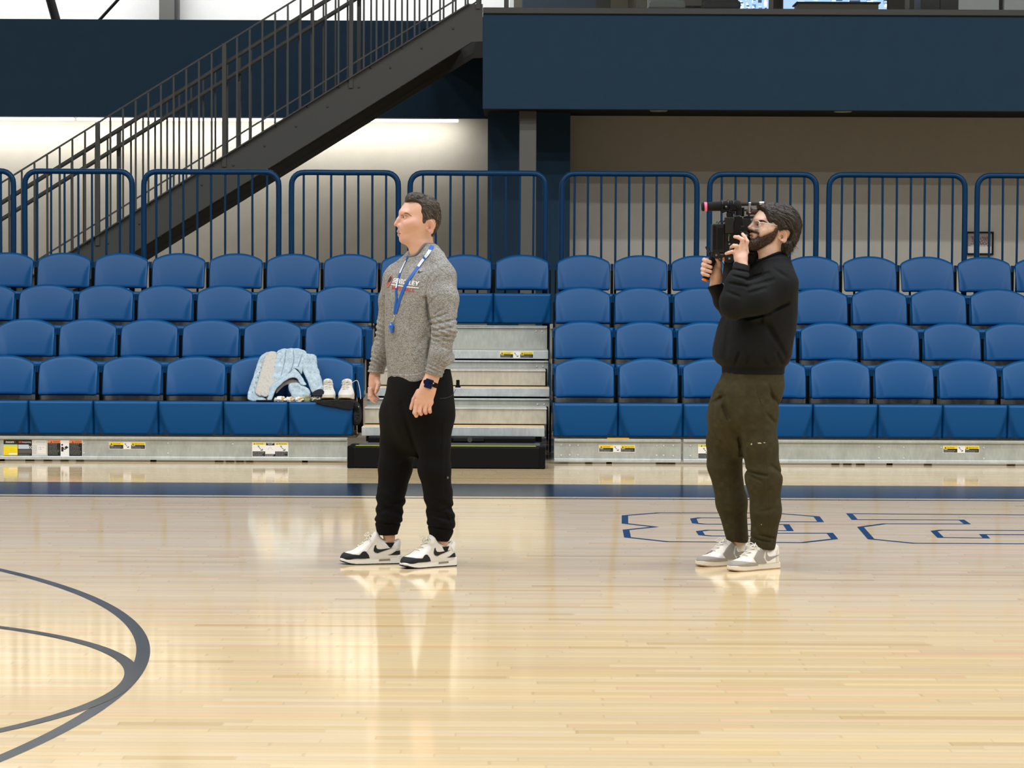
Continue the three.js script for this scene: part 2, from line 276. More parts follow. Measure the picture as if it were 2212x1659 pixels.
// ---------------------------------------------------------------- staircase
{
  const t = thing('staircase', 'dark grey steel staircase rising to the balcony', 'staircase'), K = 0.625, ys = (x) => 1.974 + K * (x + 3.52);
  const NEAR = -25.5, FAR = -26.8, X0 = -6.6, X1 = -0.36;
  const stringer = (z, x1, drop) => {
    const s = new THREE.Shape([[X0, ys(X0)], [-0.42, ys(-0.42)], [x1, ys(-0.42)], [x1, 3.56 - drop], [-0.40, 3.555 - drop], [X0, ys(X0) - 0.36 - drop]].map((p) => new THREE.Vector2(...p)));
    return new THREE.ExtrudeGeometry(s, { depth: 0.012, bevelEnabled: false }).translate(0, 0, z);
  };
  part('stringer', stringer(NEAR, -0.292, 0), M.stair, t); part('stringer', stringer(FAR, -0.292, 0.05), M.stair, t);
  for (const z of [NEAR, FAR]) part('stringer_flange', join([bar([X0, ys(X0), z + 0.02], [-0.42, ys(-0.42), z + 0.02], 0.075, 0.012), bar([X0, ys(X0) - 0.36, z - 0.02], [-0.40, 3.558, z - 0.02], 0.075, 0.012)]), M.stair, t);
  for (let k = 0; k < 20; k++) { const x = -0.52 - k * 0.2962; if (x < X0) break;
    part('tread', span(x - 0.3, x, ys(x) - 0.28, ys(x) - 0.24, FAR + 0.02, NEAR - 0.005), M.stair, t); part('riser', span(x - 0.3, x - 0.29, ys(x) - 0.43, ys(x) - 0.24, FAR + 0.02, NEAR - 0.005), M.stair, t);
    for (const b of [-0.05, -0.235]) part('bolt', new THREE.SphereGeometry(0.011, 8, 6).translate(x + b, ys(x) - 0.17, NEAR + 0.014), M.stair, t);
  }
  for (const [z, lo, xs, col] of [[NEAR, 0, [-5.123, -3.926, -2.729, -1.533, -0.336], M.stair], [FAR, 0, [-5.105, -3.915, -2.724, -1.533, -0.34], M.stair]]) {
    part('top_rail', bar([X0, ys(X0) + 1.058, z], [xs[4], ys(xs[4]) + 1.058, z], 0.03, 0.014), col, t);
    part('bottom_rail', bar([X0, ys(X0) + 0.118, z], [xs[4], ys(xs[4]) + 0.118, z], 0.02, 0.014), col, t);
    part('handrail', rod([X0, ys(X0) + 0.88, z + (z === NEAR ? -0.08 : 0.08)], [-0.5, ys(-0.5) + 0.88, z + (z === NEAR ? -0.08 : 0.08)], 0.021, 12), col, t);
    xs.forEach((x, i) => { part('newel_post', span(x - 0.019, x + 0.019, ys(x) - 0.1, ys(x) + 1.06, z - 0.03, z + 0.03), col, t);
      part('handrail_bracket', rod([x, ys(x) + 0.76, z], [x, ys(x) + 0.868, z + (z === NEAR ? -0.08 : 0.08)], 0.008, 6), col, t);
      for (let k = 1; k < 10; k++) { const bx = x + k * 0.1197; if (bx < -0.36) part('baluster', span(bx - 0.0085, bx + 0.0085, ys(bx) + (i === 4 ? 0 : 0), ys(bx) + 1.05, z - 0.0085, z + 0.0085), col, t); }
    });
  }
}
// ---------------------------------------------------------------- telescopic seating
const ROW = 0.785, RISE = 0.2615, PITCH = 0.4765, nose = (k) => -(19.7 + ROW * (k - 1));
const DECK = [0.259, 0.512, 0.772, 1.03];
const WEST = [-7.4, -1.165], EAST = [0.305, 9.2];

function backrestGeometry() {   // dished plastic shell with an arched top and rounded corners
  const W = 0.2225, H = 0.295, NU = 40, NV = 20, pos = [], idx = [];
  const half = (v) => W * (1 - 0.02 * (1 - v)) * (v < 0.06 ? Math.sqrt(1 - Math.pow(1 - v / 0.06, 2)) * 0.06 + 0.94 : 1);
  const topAt = (x) => H - 0.062 * Math.pow(Math.abs(x) / W, 2.3) - (Math.abs(x) > W * 0.93 ? 0.02 * Math.pow((Math.abs(x) / W - 0.93) / 0.07, 2) : 0);
  for (let s = 0; s < 2; s++) for (let j = 0; j <= NV; j++) for (let i = 0; i <= NU; i++) {
    const u = i / NU * 2 - 1, v = j / NV, e = Math.sin(u * Math.PI / 2) * 0.45 + u * 0.55, w = half(v), x = e * w, y = v * topAt(x);
    const edge = Math.min((1 - Math.abs(e)) * W, v * H, (1 - v) * topAt(x)), round = Math.sqrt(Math.max(0, 1 - Math.pow(1 - Math.min(1, edge / 0.014), 2)));
    const crease = lerp(0.66, 0.97, Math.pow(v, 1.6)), dish = 0.014 * smooth(crease - 0.02, crease + 0.2, Math.abs(e)) + 0.03 * e * e + 0.012 * Math.pow(Math.max(0, 1 - v), 2) - 0.018 * v - 0.038 * v * v + 0.006 * Math.pow(Math.max(0, (Math.abs(e) - 0.62) / 0.38), 2) * (1 - v);
    pos.push(x, y, dish + (s ? -1 : 1) * 0.011 * round);
  }
  const n = (NU + 1) * (NV + 1), at = (s, i, j) => s * n + j * (NU + 1) + i;
  for (let j = 0; j < NV; j++) for (let i = 0; i < NU; i++) {
    idx.push(at(0, i, j), at(0, i + 1, j), at(0, i + 1, j + 1), at(0, i, j), at(0, i + 1, j + 1), at(0, i, j + 1));
    idx.push(at(1, i, j), at(1, i + 1, j + 1), at(1, i + 1, j), at(1, i, j), at(1, i, j + 1), at(1, i + 1, j + 1));
  }
  const g = new THREE.BufferGeometry(); g.setAttribute('position', new THREE.Float32BufferAttribute(pos, 3)); g.setIndex(idx);
  const m = mergeVertices(g, 1e-5); m.computeVertexNormals(); return uvOf(m, 6);
}
function uvOf(g, s) { const p = g.attributes.position, uv = new Float32Array(p.count * 2); for (let i = 0; i < p.count; i++) { uv[i * 2] = p.getX(i) * s; uv[i * 2 + 1] = p.getY(i) * s + p.getZ(i) * s; } g.setAttribute('uv', new THREE.BufferAttribute(uv, 2)); return g; }
function seatGeometry() {   // box seat with a sculpted front apron
  const W = 0.2365, y0 = 0.178, y1 = 0.428, prof = [];
  for (let i = 0; i <= 8; i++) { const a = i / 8 * Math.PI / 2; prof.push([-0.022 * (1 - Math.sin(a)), y1 - 0.022 * (1 - Math.cos(a)), 0]); }
  const rows = [[y0 - 0, -0.02], [y0, 0]]; for (let i = 1; i < 12; i++) rows.push([lerp(y0, y1 - 0.022, i / 12), 0]);
  for (let i = 0; i <= 6; i++) { const a = i / 6 * Math.PI / 2; rows.push([y1 - 0.022 + 0.022 * Math.sin(a), -0.022 * (1 - Math.cos(a))]); }
  rows.push([y1 - 0.004, -0.1], [y1 - 0.016, -0.22], [y1 - 0.012, -0.38], [y0 + 0.1, -0.4]);
  const NU = 40, pos = [], idx = [];
  rows.forEach(([y, z], j) => { for (let i = 0; i <= NU; i++) {
    const u = i / NU * 2 - 1, x = u * W; const v = clamp((y - y0) / (y1 - y0)), c = lerp(0.165, 0.238, Math.pow(v, 0.75)) , front = j < rows.length - 4 ? 1 : 0;
    const pinch = front * smooth(c - 0.012, c + 0.02, Math.abs(x)) * 0.028 * (1 - v * v), side = Math.pow(Math.max(0, (Math.abs(u) - 0.975) / 0.025), 2) * 0.01;
    pos.push(x, y, z - pinch - side * front);
  } });
  for (let j = 0; j < rows.length - 1; j++) for (let i = 0; i < NU; i++) { const a = j * (NU + 1) + i, b = a + NU + 1; idx.push(a, a + 1, b + 1, a, b + 1, b); }
  // side caps
  for (const s of [0, NU]) { const c = pos.length / 3; pos.push(s ? W : -W, (y0 + y1) / 2, -0.2); for (let j = 0; j < rows.length - 1; j++) { const a = j * (NU + 1) + s, b = a + NU + 1; if (s) idx.push(c, b, a); else idx.push(c, a, b); } }
  const g = new THREE.BufferGeometry(); g.setAttribute('position', new THREE.Float32BufferAttribute(pos, 3)); g.setIndex(idx); g.computeVertexNormals(); return uvOf(g, 6);
}
const G = { back: backrestGeometry(), seat: seatGeometry(), slot: new THREE.SphereGeometry(0.02, 14, 8).scale(1, 0.22, 0.5), post: span(-0.0055, 0.0055, 0.20, 0.62, -0.02, 0.02, 0.003), hinge: span(-0.0058, 0.0058, 0.62, 0.675, -0.016, 0.02, 0.004), pan: span(-0.2, 0.2, 0.40, 0.415, -0.42, -0.36) };
const chairProto = new THREE.Group();
part('seat', G.seat, M.seat, chairProto);
part('pull_slot', G.slot.clone().translate(0, 0.427, -0.03), M.blueDark, chairProto);
part('backrest', G.back.clone().translate(0, 0.4525, -0.36), M.seat, chairProto);
for (const s of [-1, 1]) { const arm = part('support_post', G.post.clone().translate(s * 0.232, 0, -0.385), M.black, chairProto); part('hinge', G.hinge.clone().translate(s * 0.232, 0, -0.375), M.blueSteel, arm); }
const ORD = ['first', 'second', 'third', 'fourth', 'fifth', 'sixth', 'seventh', 'eighth', 'ninth', 'tenth', 'eleventh', 'twelfth', 'thirteenth', 'fourteenth', 'fifteenth'];
const ROWN = ['front', 'second', 'third', 'top'];
function chair(k, x, label) {
  const c = chairProto.clone(); c.name = numbered('stadium_seat'); c.position.set(x, RISE * (k - 1), nose(k)); c.userData = { label, category: 'seat', group: 'blue stadium seats' }; scene.add(c); return c;
}
[[-1.403, 9], [-1.381, 9], [-1.359, 10]].forEach(([x, n], r) => { for (let j = 0; j < n; j++) chair(r + 1, x - j * PITCH, `blue plastic seat, ${ORD[j]} from the aisle, ${ROWN[r]} row of the left block`); });
for (let j = 0; j < 14; j++) chair(4, 0.081 - j * PITCH, `blue plastic seat, ${ORD[j]} left of the aisle gap in the top row`);
[[0.541, 11], [0.548, 11], [0.565, 11], [0.59, 11]].forEach(([x, n], r) => { for (let j = 0; j < n; j++) chair(r + 1, x + j * PITCH, `blue plastic seat, ${ORD[j]} from the aisle, ${ROWN[r]} row of the right block`); });
// blue end panels where the left block meets the aisle
[[-1.133, 1], [-1.111, 2], [-1.089, 3]].forEach(([x, k]) => {
  const t = thing('seat_end_panel', `blue end bracket closing the ${ROWN[k - 1]} row of the left block at the aisle`, 'bracket', [x, RISE * (k - 1), nose(k)], 'blue end brackets at the aisle');
  part('panel', span(-0.028, 0.028, 0.44, 0.68, -0.42, -0.36, 0.01), M.blueDark, t); part('foot', span(-0.02, 0.02, 0.18, 0.44, -0.42, -0.38), M.black, t);
});
// decks, risers and the low galvanised skirts
for (let k = 1; k <= 4; k++) for (const [side, [x0, x1]] of k < 4 ? [['left', WEST], ['right', EAST]] : [['whole', [WEST[0], EAST[1]]]]) {
  const z = nose(k), t = thing('seating_deck', `galvanised deck under the ${ROWN[k - 1]} row of ${k < 4 ? `the ${side} block` : 'seats, across the aisle'}`, 'platform');
  part('deck_board', metric(span(x0, x1, DECK[k - 1] - 0.1 - 0.02, DECK[k - 1] - 0.1, z - 0.86, z - 0.42)), M.ply, t);
  if (k < 4) part('riser', metric(span(x0, x1, DECK[k - 1] - 0.1, DECK[k] - 0.062, z - 0.5, z - 0.485)), M.tan, t);
  if (k < 4) part('nosing', metric(span(x0, x1, DECK[k] - 0.1, DECK[k] - 0.061, z - 0.5, z - 0.408, 0.004)), M.tan, t);
  for (let x = x0 + 0.9; x < x1; x += 1.43) part('leg', span(x - 0.03, x + 0.03, 0, DECK[k - 1] - 0.12, z - 0.62, z - 0.56), M.black, t);
}
// stickers
function sticker(w, h, draw, sx = 900) { const tex = canvasTexture(Math.round(w * sx), Math.round(h * sx), (c, W, H) => { c.fillStyle = '#e9e9e6'; c.fillRect(0, 0, W, H); draw(c, W, H); }); return [new THREE.BoxGeometry(w, h, 0.001), std(0xffffff, 0.35, 0, { map: tex })]; }
const lines = (c, x, y, w, n, gap, col, size) => { c.fillStyle = col; for (let i = 0; i < n; i++) { let u = x; while (u < x + w * (0.7 + 0.3 * hash(i, n, y | 0))) { const l = 3 + hash(u | 0, i, 2) * 9; c.fillRect(u, y + i * gap, Math.min(l, x + w - u), size); u += l + 2; } } };
const tri = (c, x, y, s, col) => { c.fillStyle = col; c.beginPath(); c.moveTo(x, y); c.lineTo(x + s, y); c.lineTo(x + s / 2, y - s); c.fill(); };
const caution = (c, x, y, w, h, word) => { c.fillStyle = '#f4d51f'; c.fillRect(x, y, w, h * 0.42); tri(c, x + w * 0.08, y + h * 0.36, h * 0.27, '#2b2500'); c.fillStyle = '#7d6a00'; c.font = `bold ${Math.round(h * 0.27)}px sans-serif`; c.fillText(word, x + w * 0.24, y + h * 0.34, w * 0.7); c.fillStyle = '#1a1a1c'; c.fillRect(x, y + h * 0.42, w, h * 0.58); c.fillStyle = '#e8e8e8'; c.fillRect(x + 4, y + h * 0.48, w * 0.25, h * 0.08); lines(c, x + 4, y + h * 0.63, w * 0.9, 3, h * 0.12, '#9a9a9a', h * 0.06); };
const faller = (c, x, y, s) => { c.strokeStyle = '#26262c'; c.lineWidth = s * 0.09; c.beginPath(); c.moveTo(x, y); c.lineTo(x + s * 0.35, y + s * 0.45); c.lineTo(x + s * 0.62, y + s * 0.62); c.moveTo(x + s * 0.08, y + s * 0.18); c.lineTo(x + s * 0.34, y + s * 0.05); c.stroke(); c.fillStyle = '#26262c'; c.fillRect(x + s * 0.55, y + s * 0.78, s * 0.42, s * 0.16); c.fillRect(x + s * 0.85, y + s * 0.62, s * 0.12, s * 0.3); };
const cautionPair = sticker(0.262, 0.052, (c, W, H) => { caution(c, 3, 3, W * 0.38, H - 6, 'CAUTION'); caution(c, W * 0.61, 3, W * 0.38, H - 6, 'PRECAUCION'); faller(c, W * 0.43, H * 0.2, H * 0.62); });
const cautionTall = sticker(0.262, 0.106, (c, W, H) => {
  for (const [x, w] of [[3, 'CAUTION'], [W * 0.635, 'PRECAUCION']]) { const wd = W * 0.35; c.fillStyle = '#f0d84a'; c.fillRect(x, 3, wd, H * 0.14); tri(c, x + 8, H * 0.145, 9, '#3a3300'); c.fillStyle = '#7d6a00'; c.font = 'bold 11px sans-serif'; c.fillText(w, x + 22, H * 0.145, wd - 28); faller(c, x + wd * 0.4, H * 0.22, H * 0.36); c.fillStyle = '#202022'; c.fillRect(x, H * 0.62, wd, H * 0.34); lines(c, x + 3, H * 0.66, wd - 8, 5, H * 0.06, '#a5a5a0', 2.5); }
  c.fillStyle = '#161618'; c.fillRect(W * 0.385, 3, W * 0.235, H * 0.17); c.fillRect(W * 0.37, H * 0.8, W * 0.27, H * 0.16); c.fillStyle = '#dcdcdc'; c.font = 'bold 8px sans-serif'; c.fillText('LOAD LIMIT', W * 0.41, H * 0.1, W * 0.19); c.fillText('NOTICE', W * 0.44, H * 0.17, W * 0.12); lines(c, W * 0.385, H * 0.84, W * 0.24, 2, H * 0.07, '#cfcfcf', 3);
  c.strokeStyle = '#c9c9c5'; c.beginPath(); c.moveTo(W * 0.43, H * 0.5); c.lineTo(W * 0.5, H * 0.3); c.lineTo(W * 0.57, H * 0.5); c.stroke();
});
const cautionOne = sticker(0.1, 0.106, (c, W, H) => { c.fillStyle = '#ecd94a'; c.fillRect(2, 2, W - 4, H * 0.15); tri(c, W * 0.2, H * 0.15, 10, '#3a3300'); c.fillStyle = '#7d6a00'; c.font = 'bold 10px sans-serif'; c.fillText('CAUTION', W * 0.4, H * 0.145, W * 0.5); faller(c, W * 0.36, H * 0.24, H * 0.34); c.fillStyle = '#202022'; c.fillRect(2, H * 0.62, W - 4, H * 0.34); lines(c, 6, H * 0.67, W - 16, 5, H * 0.055, '#8f938f', 2.5); });
const plateBig = sticker(0.205, 0.114, (c, W, H) => {
  c.fillStyle = '#1d1a19'; c.fillRect(0, 0, W, H); c.fillStyle = '#b9d08a'; c.fillRect(0, H * 0.29, W * 0.495, H * 0.16); c.fillStyle = '#f2d823'; c.fillRect(0, H * 0.43, W * 0.495, H * 0.55); lines(c, 6, H * 0.5, W * 0.44, 5, H * 0.09, '#c3a900', 2); c.fillStyle = '#f6f0d8'; c.fillRect(W * 0.18, H * 0.85, W * 0.3, H * 0.1);
  c.fillStyle = '#bcc7d2'; c.fillRect(W * 0.51, H * 0.3, W * 0.38, H * 0.28); c.fillStyle = '#5c5a56'; c.fillRect(W * 0.51, H * 0.62, W * 0.47, H * 0.22); lines(c, W * 0.52, H * 0.88, W * 0.44, 2, H * 0.06, '#a3a3a0', 2);
  c.fillStyle = '#f0ecea'; c.font = 'bold 19px sans-serif'; c.fillText('maxam', W * 0.07, H * 0.2, W * 0.3); c.fillStyle = '#d8473a'; c.fillText('+', W * 0.38, H * 0.2); c.fillRect(W * 0.53, H * 0.09, W * 0.1, H * 0.1); c.fillStyle = '#f0ecea'; c.font = 'bold 12px sans-serif'; c.fillText('HusseySeating', W * 0.645, H * 0.19, W * 0.32);
  c.strokeStyle = '#e6e6e6'; c.lineWidth = 4; for (const q of [0.93, 0.99]) { c.beginPath(); c.moveTo(W * q, H * 0.38); c.lineTo(W * (q - 0.045), H * 0.48); c.lineTo(W * q, H * 0.58); c.stroke(); }
});
const platePale = sticker(0.108, 0.114, (c, W, H) => { c.fillStyle = '#d4d4cd'; c.fillRect(0, 0, W, H); c.fillStyle = '#ddb9a8'; c.fillRect(5, 4, 12, 12); lines(c, 26, H * 0.1, W * 0.65, 1, 8, '#a8aaa5', 5); lines(c, 4, H * 0.36, W * 0.28, 6, H * 0.1, '#9b9c98', 3); c.fillStyle = '#e6e5df'; c.fillRect(W * 0.36, H * 0.36, W * 0.58, H * 0.5); c.fillStyle = '#8e8e8a'; c.font = '11px serif'; c.fillText('1-36  10', W * 0.42, H * 0.52, W * 0.4); c.fillText('1-68', W * 0.42, H * 0.63, W * 0.25); });
const plateWarn = sticker(0.256, 0.12, (c, W, H) => {
  for (const [x, w] of [[2, 'WARNING'], [W * 0.62, 'ADVERTENCIA']]) { const wd = W * 0.365; c.fillStyle = '#ef8a55'; c.fillRect(x, 2, wd, H * 0.17); tri(c, x + 18, H * 0.165, 11, '#5c1d08'); c.fillStyle = '#8d3413'; c.font = 'bold 12px sans-serif'; c.fillText(w, x + 34, H * 0.155, wd - 40); c.fillStyle = '#1c1c1d'; c.fillRect(x, H * 0.19, wd, H * 0.78); lines(c, x + 6, H * 0.23, wd - 14, 9, H * 0.078, '#a3a39c', 2.4); }
  c.fillStyle = '#1a1a22'; c.beginPath(); c.arc(W * 0.42, H * 0.3, 6, 0, 7); c.fill(); c.fillRect(W * 0.395, H * 0.42, W * 0.06, H * 0.28); c.lineWidth = 5; c.strokeStyle = '#1a1a22'; c.beginPath(); c.moveTo(W * 0.44, H * 0.47); c.lineTo(W * 0.49, H * 0.58); c.lineTo(W * 0.55, H * 0.5); c.stroke(); c.beginPath(); c.moveTo(W * 0.48, H * 0.45); c.lineTo(W * 0.54, H * 0.36); c.lineTo(W * 0.6, H * 0.46); c.lineTo(W * 0.53, H * 0.54); c.fill();
});
const rivet = new THREE.SphereGeometry(0.007, 8, 6).scale(1, 1, 0.4);
function skirt(x0, x1, label, stickers, rivets) {
  const t = thing('bleacher_skirt', label, 'skirt panel', [0, 0, -19.45], 'galvanised skirts at the foot of the seating');
  part('panel', metric(span(x0, x1, 0.015, 0.178, -0.012, 0)), M.galv, t); part('top_flange', metric(span(x0, x1, 0.16, 0.18, -0.06, 0.012, 0.004)), M.galv, t); part('bottom_flange', metric(span(x0, x1, 0.015, 0.038, -0.02, 0.016, 0.004)), M.alu, t);
  for (const [x, y, [g, m], l] of stickers) { const s = part('sticker', g, m, t, l); s.position.set(x, y, 0.0007); }
  for (const [x, y] of rivets) part('rivet', rivet.clone().translate(x, y, 0.001), M.alu, t);
  for (let x = x0 + 0.4; x < x1; x += 1.1) part('foot', span(x - 0.02, x + 0.02, 0, 0.016, -0.05, -0.02), M.black, t);
}
skirt(-7.4, -1.19, 'long galvanised skirt below the left seat block, with many safety stickers', [[-3.577, 0.098, plateBig, 'black and yellow maker plate'], [-3.421, 0.098, platePale, 'pale data plate'], [-3.235, 0.096, plateWarn, 'orange and black warning sticker'], [-2.785, 0.117, cautionPair, 'yellow and black caution sticker'], [-1.749, 0.092, cautionTall, 'tall caution sticker']], [[-2.49, 0.135], [-2.49, 0.06], [-2.02, 0.13], [-3.1, 0.13], [-3.1, 0.06]]);
skirt(0.307, 1.226, 'short galvanised skirt right of the aisle with one caution sticker', [[0.762, 0.112, cautionPair, 'yellow and black caution sticker']], [[0.358, 0.135], [0.358, 0.06], [1.17, 0.135], [1.17, 0.06], [0.42, 0.133], [0.48, 0.133], [1.05, 0.133], [1.1, 0.133], [0.42, 0.062], [0.48, 0.062], [1.05, 0.062], [1.1, 0.062]]);
skirt(1.242, 9.2, 'long galvanised skirt below the right seat block, behind the camera operator', [[1.4, 0.092, cautionOne, 'yellow topped caution sticker'], [3.255, 0.118, cautionPair, 'yellow and black caution sticker']], [[1.295, 0.135], [1.295, 0.06], [2.66, 0.13], [2.66, 0.05], [2.84, 0.13], [2.84, 0.05], [3.11, 0.13], [3.42, 0.13], [3.42, 0.05]]);
solo('yellow_strap', 'short yellow strap lying on the edge of the right seating skirt', 'strap', span(0.69, 0.85, 0.18, 0.188, -19.48, -19.44, 0.002), std(0xd9a91c, 0.6));
// aisle steps: galvanised risers, half steps with plywood treads and pale nosings
const AX1 = 0.283;
for (let k = 1; k <= 3; k++) {
  const AX0 = k === 3 ? -1.06 : -1.09;
  const z = -(19.5 + ROW * (k - 1)), y = DECK[k - 1], t = thing('aisle_step', `aisle step with pale metal nosing, ${['lowest', 'middle', 'highest'][k - 1]} of three`, 'step', [0, 0, z], 'aisle steps'), x1 = AX1 - (k === 1 ? 0.045 : 0);
  part('nosing', metric(span(AX0, x1, y - 0.066, y, -0.03, 0, 0.004)), M.alu, t); part('tread', metric(span(AX0, x1, y - 0.024, y - 0.004, -ROW, -0.03)), k === 3 ? M.tan : M.ply, t);
  part('under_frame', span(AX0 + 0.03, x1 - 0.02, y - 0.11, y - 0.024, -0.5, -0.06), M.black, t);
  const yr = DECK[k] - 0.078;
  part('riser', metric(span(AX0, AX1, y - 0.02, yr, -ROW + 0.02, -ROW + 0.035)), M.galv, t); part('riser_rib', metric(span(AX0, AX1, yr - 0.012, yr, -ROW + 0.035, -ROW + 0.05, 0.003)), M.alu, t);
  if (k < 3) { const hs = part('half_step', metric(span(AX0, AX1 - 0.026, y + 0.004, y + 0.123, -ROW + 0.05, -0.36, 0.004)), M.tan, t); part('half_step_nosing', metric(span(AX0, AX1 - 0.024, y + 0.112, y + 0.125, -0.37, -0.352, 0.003)), M.alu, hs); part('end_cap', span(AX1 - 0.026, AX1 - 0.014, y - 0.002, y + 0.13, -0.5, -0.355, 0.003), M.rubber, hs); }
  else { part('riser_lip', metric(span(AX0, AX1, y + 0.16, y + 0.178, -ROW + 0.035, -ROW + 0.05, 0.003)), M.alu, t); const s = part('sticker', cautionPair[0], cautionPair[1], t, 'yellow and black caution sticker'); s.position.set(0.035, y - 0.033, 0.0008); }
  for (const x of [AX1 - 0.09, AX1 - 0.04]) part('rivet', rivet.clone().translate(x, yr - 0.045, -ROW + 0.037), M.alu, t);
}
{ const t = thing('rail_socket', 'black handrail socket standing on the middle aisle step', 'socket', [-0.41, 0.508, -20.36]); part('post', span(-0.013, 0.013, 0, 0.06, -0.02, 0.02, 0.004), M.rubber, t); part('flange', span(-0.02, 0.02, 0, 0.012, -0.03, 0.03, 0.003), M.rubber, t); }
{ // black bottom step at the foot of the aisle
  const t = thing('portable_step', 'black carpeted step box at the foot of the aisle', 'step', [0, 0, -18.9]);
  part('body', span(-1.151, 0.231, 0.006, 0.155, -0.32, 0, 0.012), M.black, t); for (const x of [-1.135, 0.215]) part('corner_cap', span(x - 0.022, x + 0.022, 0.0, 0.158, -0.05, 0.006, 0.01), M.rubber, t);
  part('reflective_strip', span(-1.1, 0.17, 0.156, 0.16, -0.07, -0.04), std(0xb8c23a, 0.5), t, 'yellow green safety strip'); part('tread_plate', span(-1.08, 0.2, 0.156, 0.164, -0.3, -0.085), std(0x5c5f60, 0.45, 0.3), t);
  const b = thing('step_drive_housing', 'black housing between the step box and the lowest aisle step', 'housing', [0, 0, -19.25]); part('body', span(-1.03, 0.17, 0.0, 0.2, -0.2, 0, 0.01), M.black, b); part('clamp', span(-0.42, -0.2, 0.17, 0.2, 0, 0.02, 0.004), M.blackSteel, b); part('knob', new THREE.CylinderGeometry(0.018, 0.018, 0.02, 14).rotateX(Math.PI / 2).translate(-0.3, 0.185, 0.025), std(0x55534c, 0.4, 0.5), b);
}
{ const t = thing('seating_side_frame', 'dark upright frame in the gap between the aisle and the right block', 'frame', [0.295, 0, -22.3]); part('upright', span(-0.008, 0.008, 0, 1.1, -0.03, 0.03), M.black, t); part('cross_beam', span(-0.006, 0.006, 0.3, 0.36, 0.03, 1.6), M.black, t); part('upright', span(-0.008, 0.008, 0, 0.36, 1.6, 1.66), M.black, t); }
// blue guard rails behind the top row
[[-6.35, -5.16], [-5.107, -4.164], [-4.114, -3.17], [-3.116, -1.94], [-1.878, -0.938], [-0.884, 0.296], [0.389, 1.565], [1.627, 2.566], [2.628, 3.812], [3.87, 4.817], [4.88, 6.06]].forEach(([a, b], i) => {
  const wide = b - a > 1.05, t = thing('guard_rail', `${wide ? 'wide' : 'narrow'} blue tubular guard rail behind the top seats, ${ORD[i]} from the left`, 'railing', [0, 0.93, -22.6], 'blue guard rails'), r = 0.0235, x0 = a + r, x1 = b - r, top = 1.306 - r, c = 0.1;
  const pts = [[x0, 0], [x0, 0.4], [x0, top - c]]; for (let k = 1; k < 8; k++) { const q = k / 8 * Math.PI / 2; pts.push([x0 + c - c * Math.cos(q), top - c + c * Math.sin(q)]); }
  pts.push([x0 + c, top], [(x0 + x1) / 2, top], [x1 - c, top]); for (let k = 1; k < 8; k++) { const q = k / 8 * Math.PI / 2; pts.push([x1 - c + c * Math.sin(q), top - c + c * Math.cos(q)]); } pts.push([x1, top - c], [x1, 0.4], [x1, 0]);
  const path = new THREE.CurvePath(); for (let k = 0; k < pts.length - 1; k++) path.add(new THREE.LineCurve3(V(pts[k][0], pts[k][1], 0), V(pts[k + 1][0], pts[k + 1][1], 0)));
  part('frame_tube', tube(pts.map((p) => [p[0], p[1], 0]), r, 120, 12), M.blueSteel, t); part('bottom_rail', span(x0, x1, 0.05, 0.08, -0.015, 0.015), M.blueSteel, t);
  const n = wide ? 9 : 7, gap = (x1 - x0) / (n + 0.75); for (let k = 0; k < n; k++) { const x = (x0 + x1) / 2 + (k - (n - 1) / 2) * gap; part('bar', rod([x, 0.06, 0], [x + (hash(k, i, 4) - 0.5) * 0.012, top, 0], 0.0095, 8), M.blueSteel, t); }
});
// ---------------------------------------------------------------- modelling kit for bodies and clothes: distance fields and a surface mesher
const roundCone = (a, b, r1, r2) => {
  const bx = b[0] - a[0], by = b[1] - a[1], bz = b[2] - a[2], l2 = bx * bx + by * by + bz * bz, rr = r1 - r2, a2 = l2 - rr * rr, il2 = 1 / l2, sg = Math.sign(rr) * rr * rr;
  return (x, y, z) => {
    const px = x - a[0], py = y - a[1], pz = z - a[2], t = px * bx + py * by + pz * bz, w = t - l2, qx = px * l2 - bx * t, qy = py * l2 - by * t, qz = pz * l2 - bz * t;
    const x2 = qx * qx + qy * qy + qz * qz, y2 = t * t * l2, z2 = w * w * l2, k = sg * x2;
    if (Math.sign(w) * a2 * z2 > k) return Math.sqrt(x2 + z2) * il2 - r2;
    if (Math.sign(t) * a2 * y2 < k) return Math.sqrt(x2 + y2) * il2 - r1;
    return (Math.sqrt(x2 * a2 * il2) + t * rr) * il2 - r1;
  };
};
const ball = (c, r) => (x, y, z) => Math.hypot(x - c[0], y - c[1], z - c[2]) - r;
const egg = (c, r, turn = 0, roll = 0) => { const cs = Math.cos(turn), sn = Math.sin(turn), cr = Math.cos(roll), sr = Math.sin(roll), m = Math.min(...r); return (x, y, z) => { let u = x - c[0], v = y - c[1], w = z - c[2]; const u1 = u * cs - w * sn, w1 = u * sn + w * cs; const u2 = u1 * cr + v * sr, v2 = -u1 * sr + v * cr; return (Math.hypot(u2 / r[0], v2 / r[1], w1 / r[2]) - 1) * m; }; };
const smin = (a, b, k) => { const h = Math.max(k - Math.abs(a - b), 0) / k; return Math.min(a, b) - h * h * k * 0.25; };
const smax = (a, b, k) => -smin(-a, -b, k);
const blend = (list) => (x, y, z) => { let d = list[0][0](x, y, z); for (let i = 1; i < list.length; i++) { const e = list[i]; d = smin(d, e[0](x, y, z), e[1]); } return d; };
const chain = (pts, radii) => pts.slice(1).map((p, i) => roundCone(pts[i], p, radii[i], radii[i + 1]));
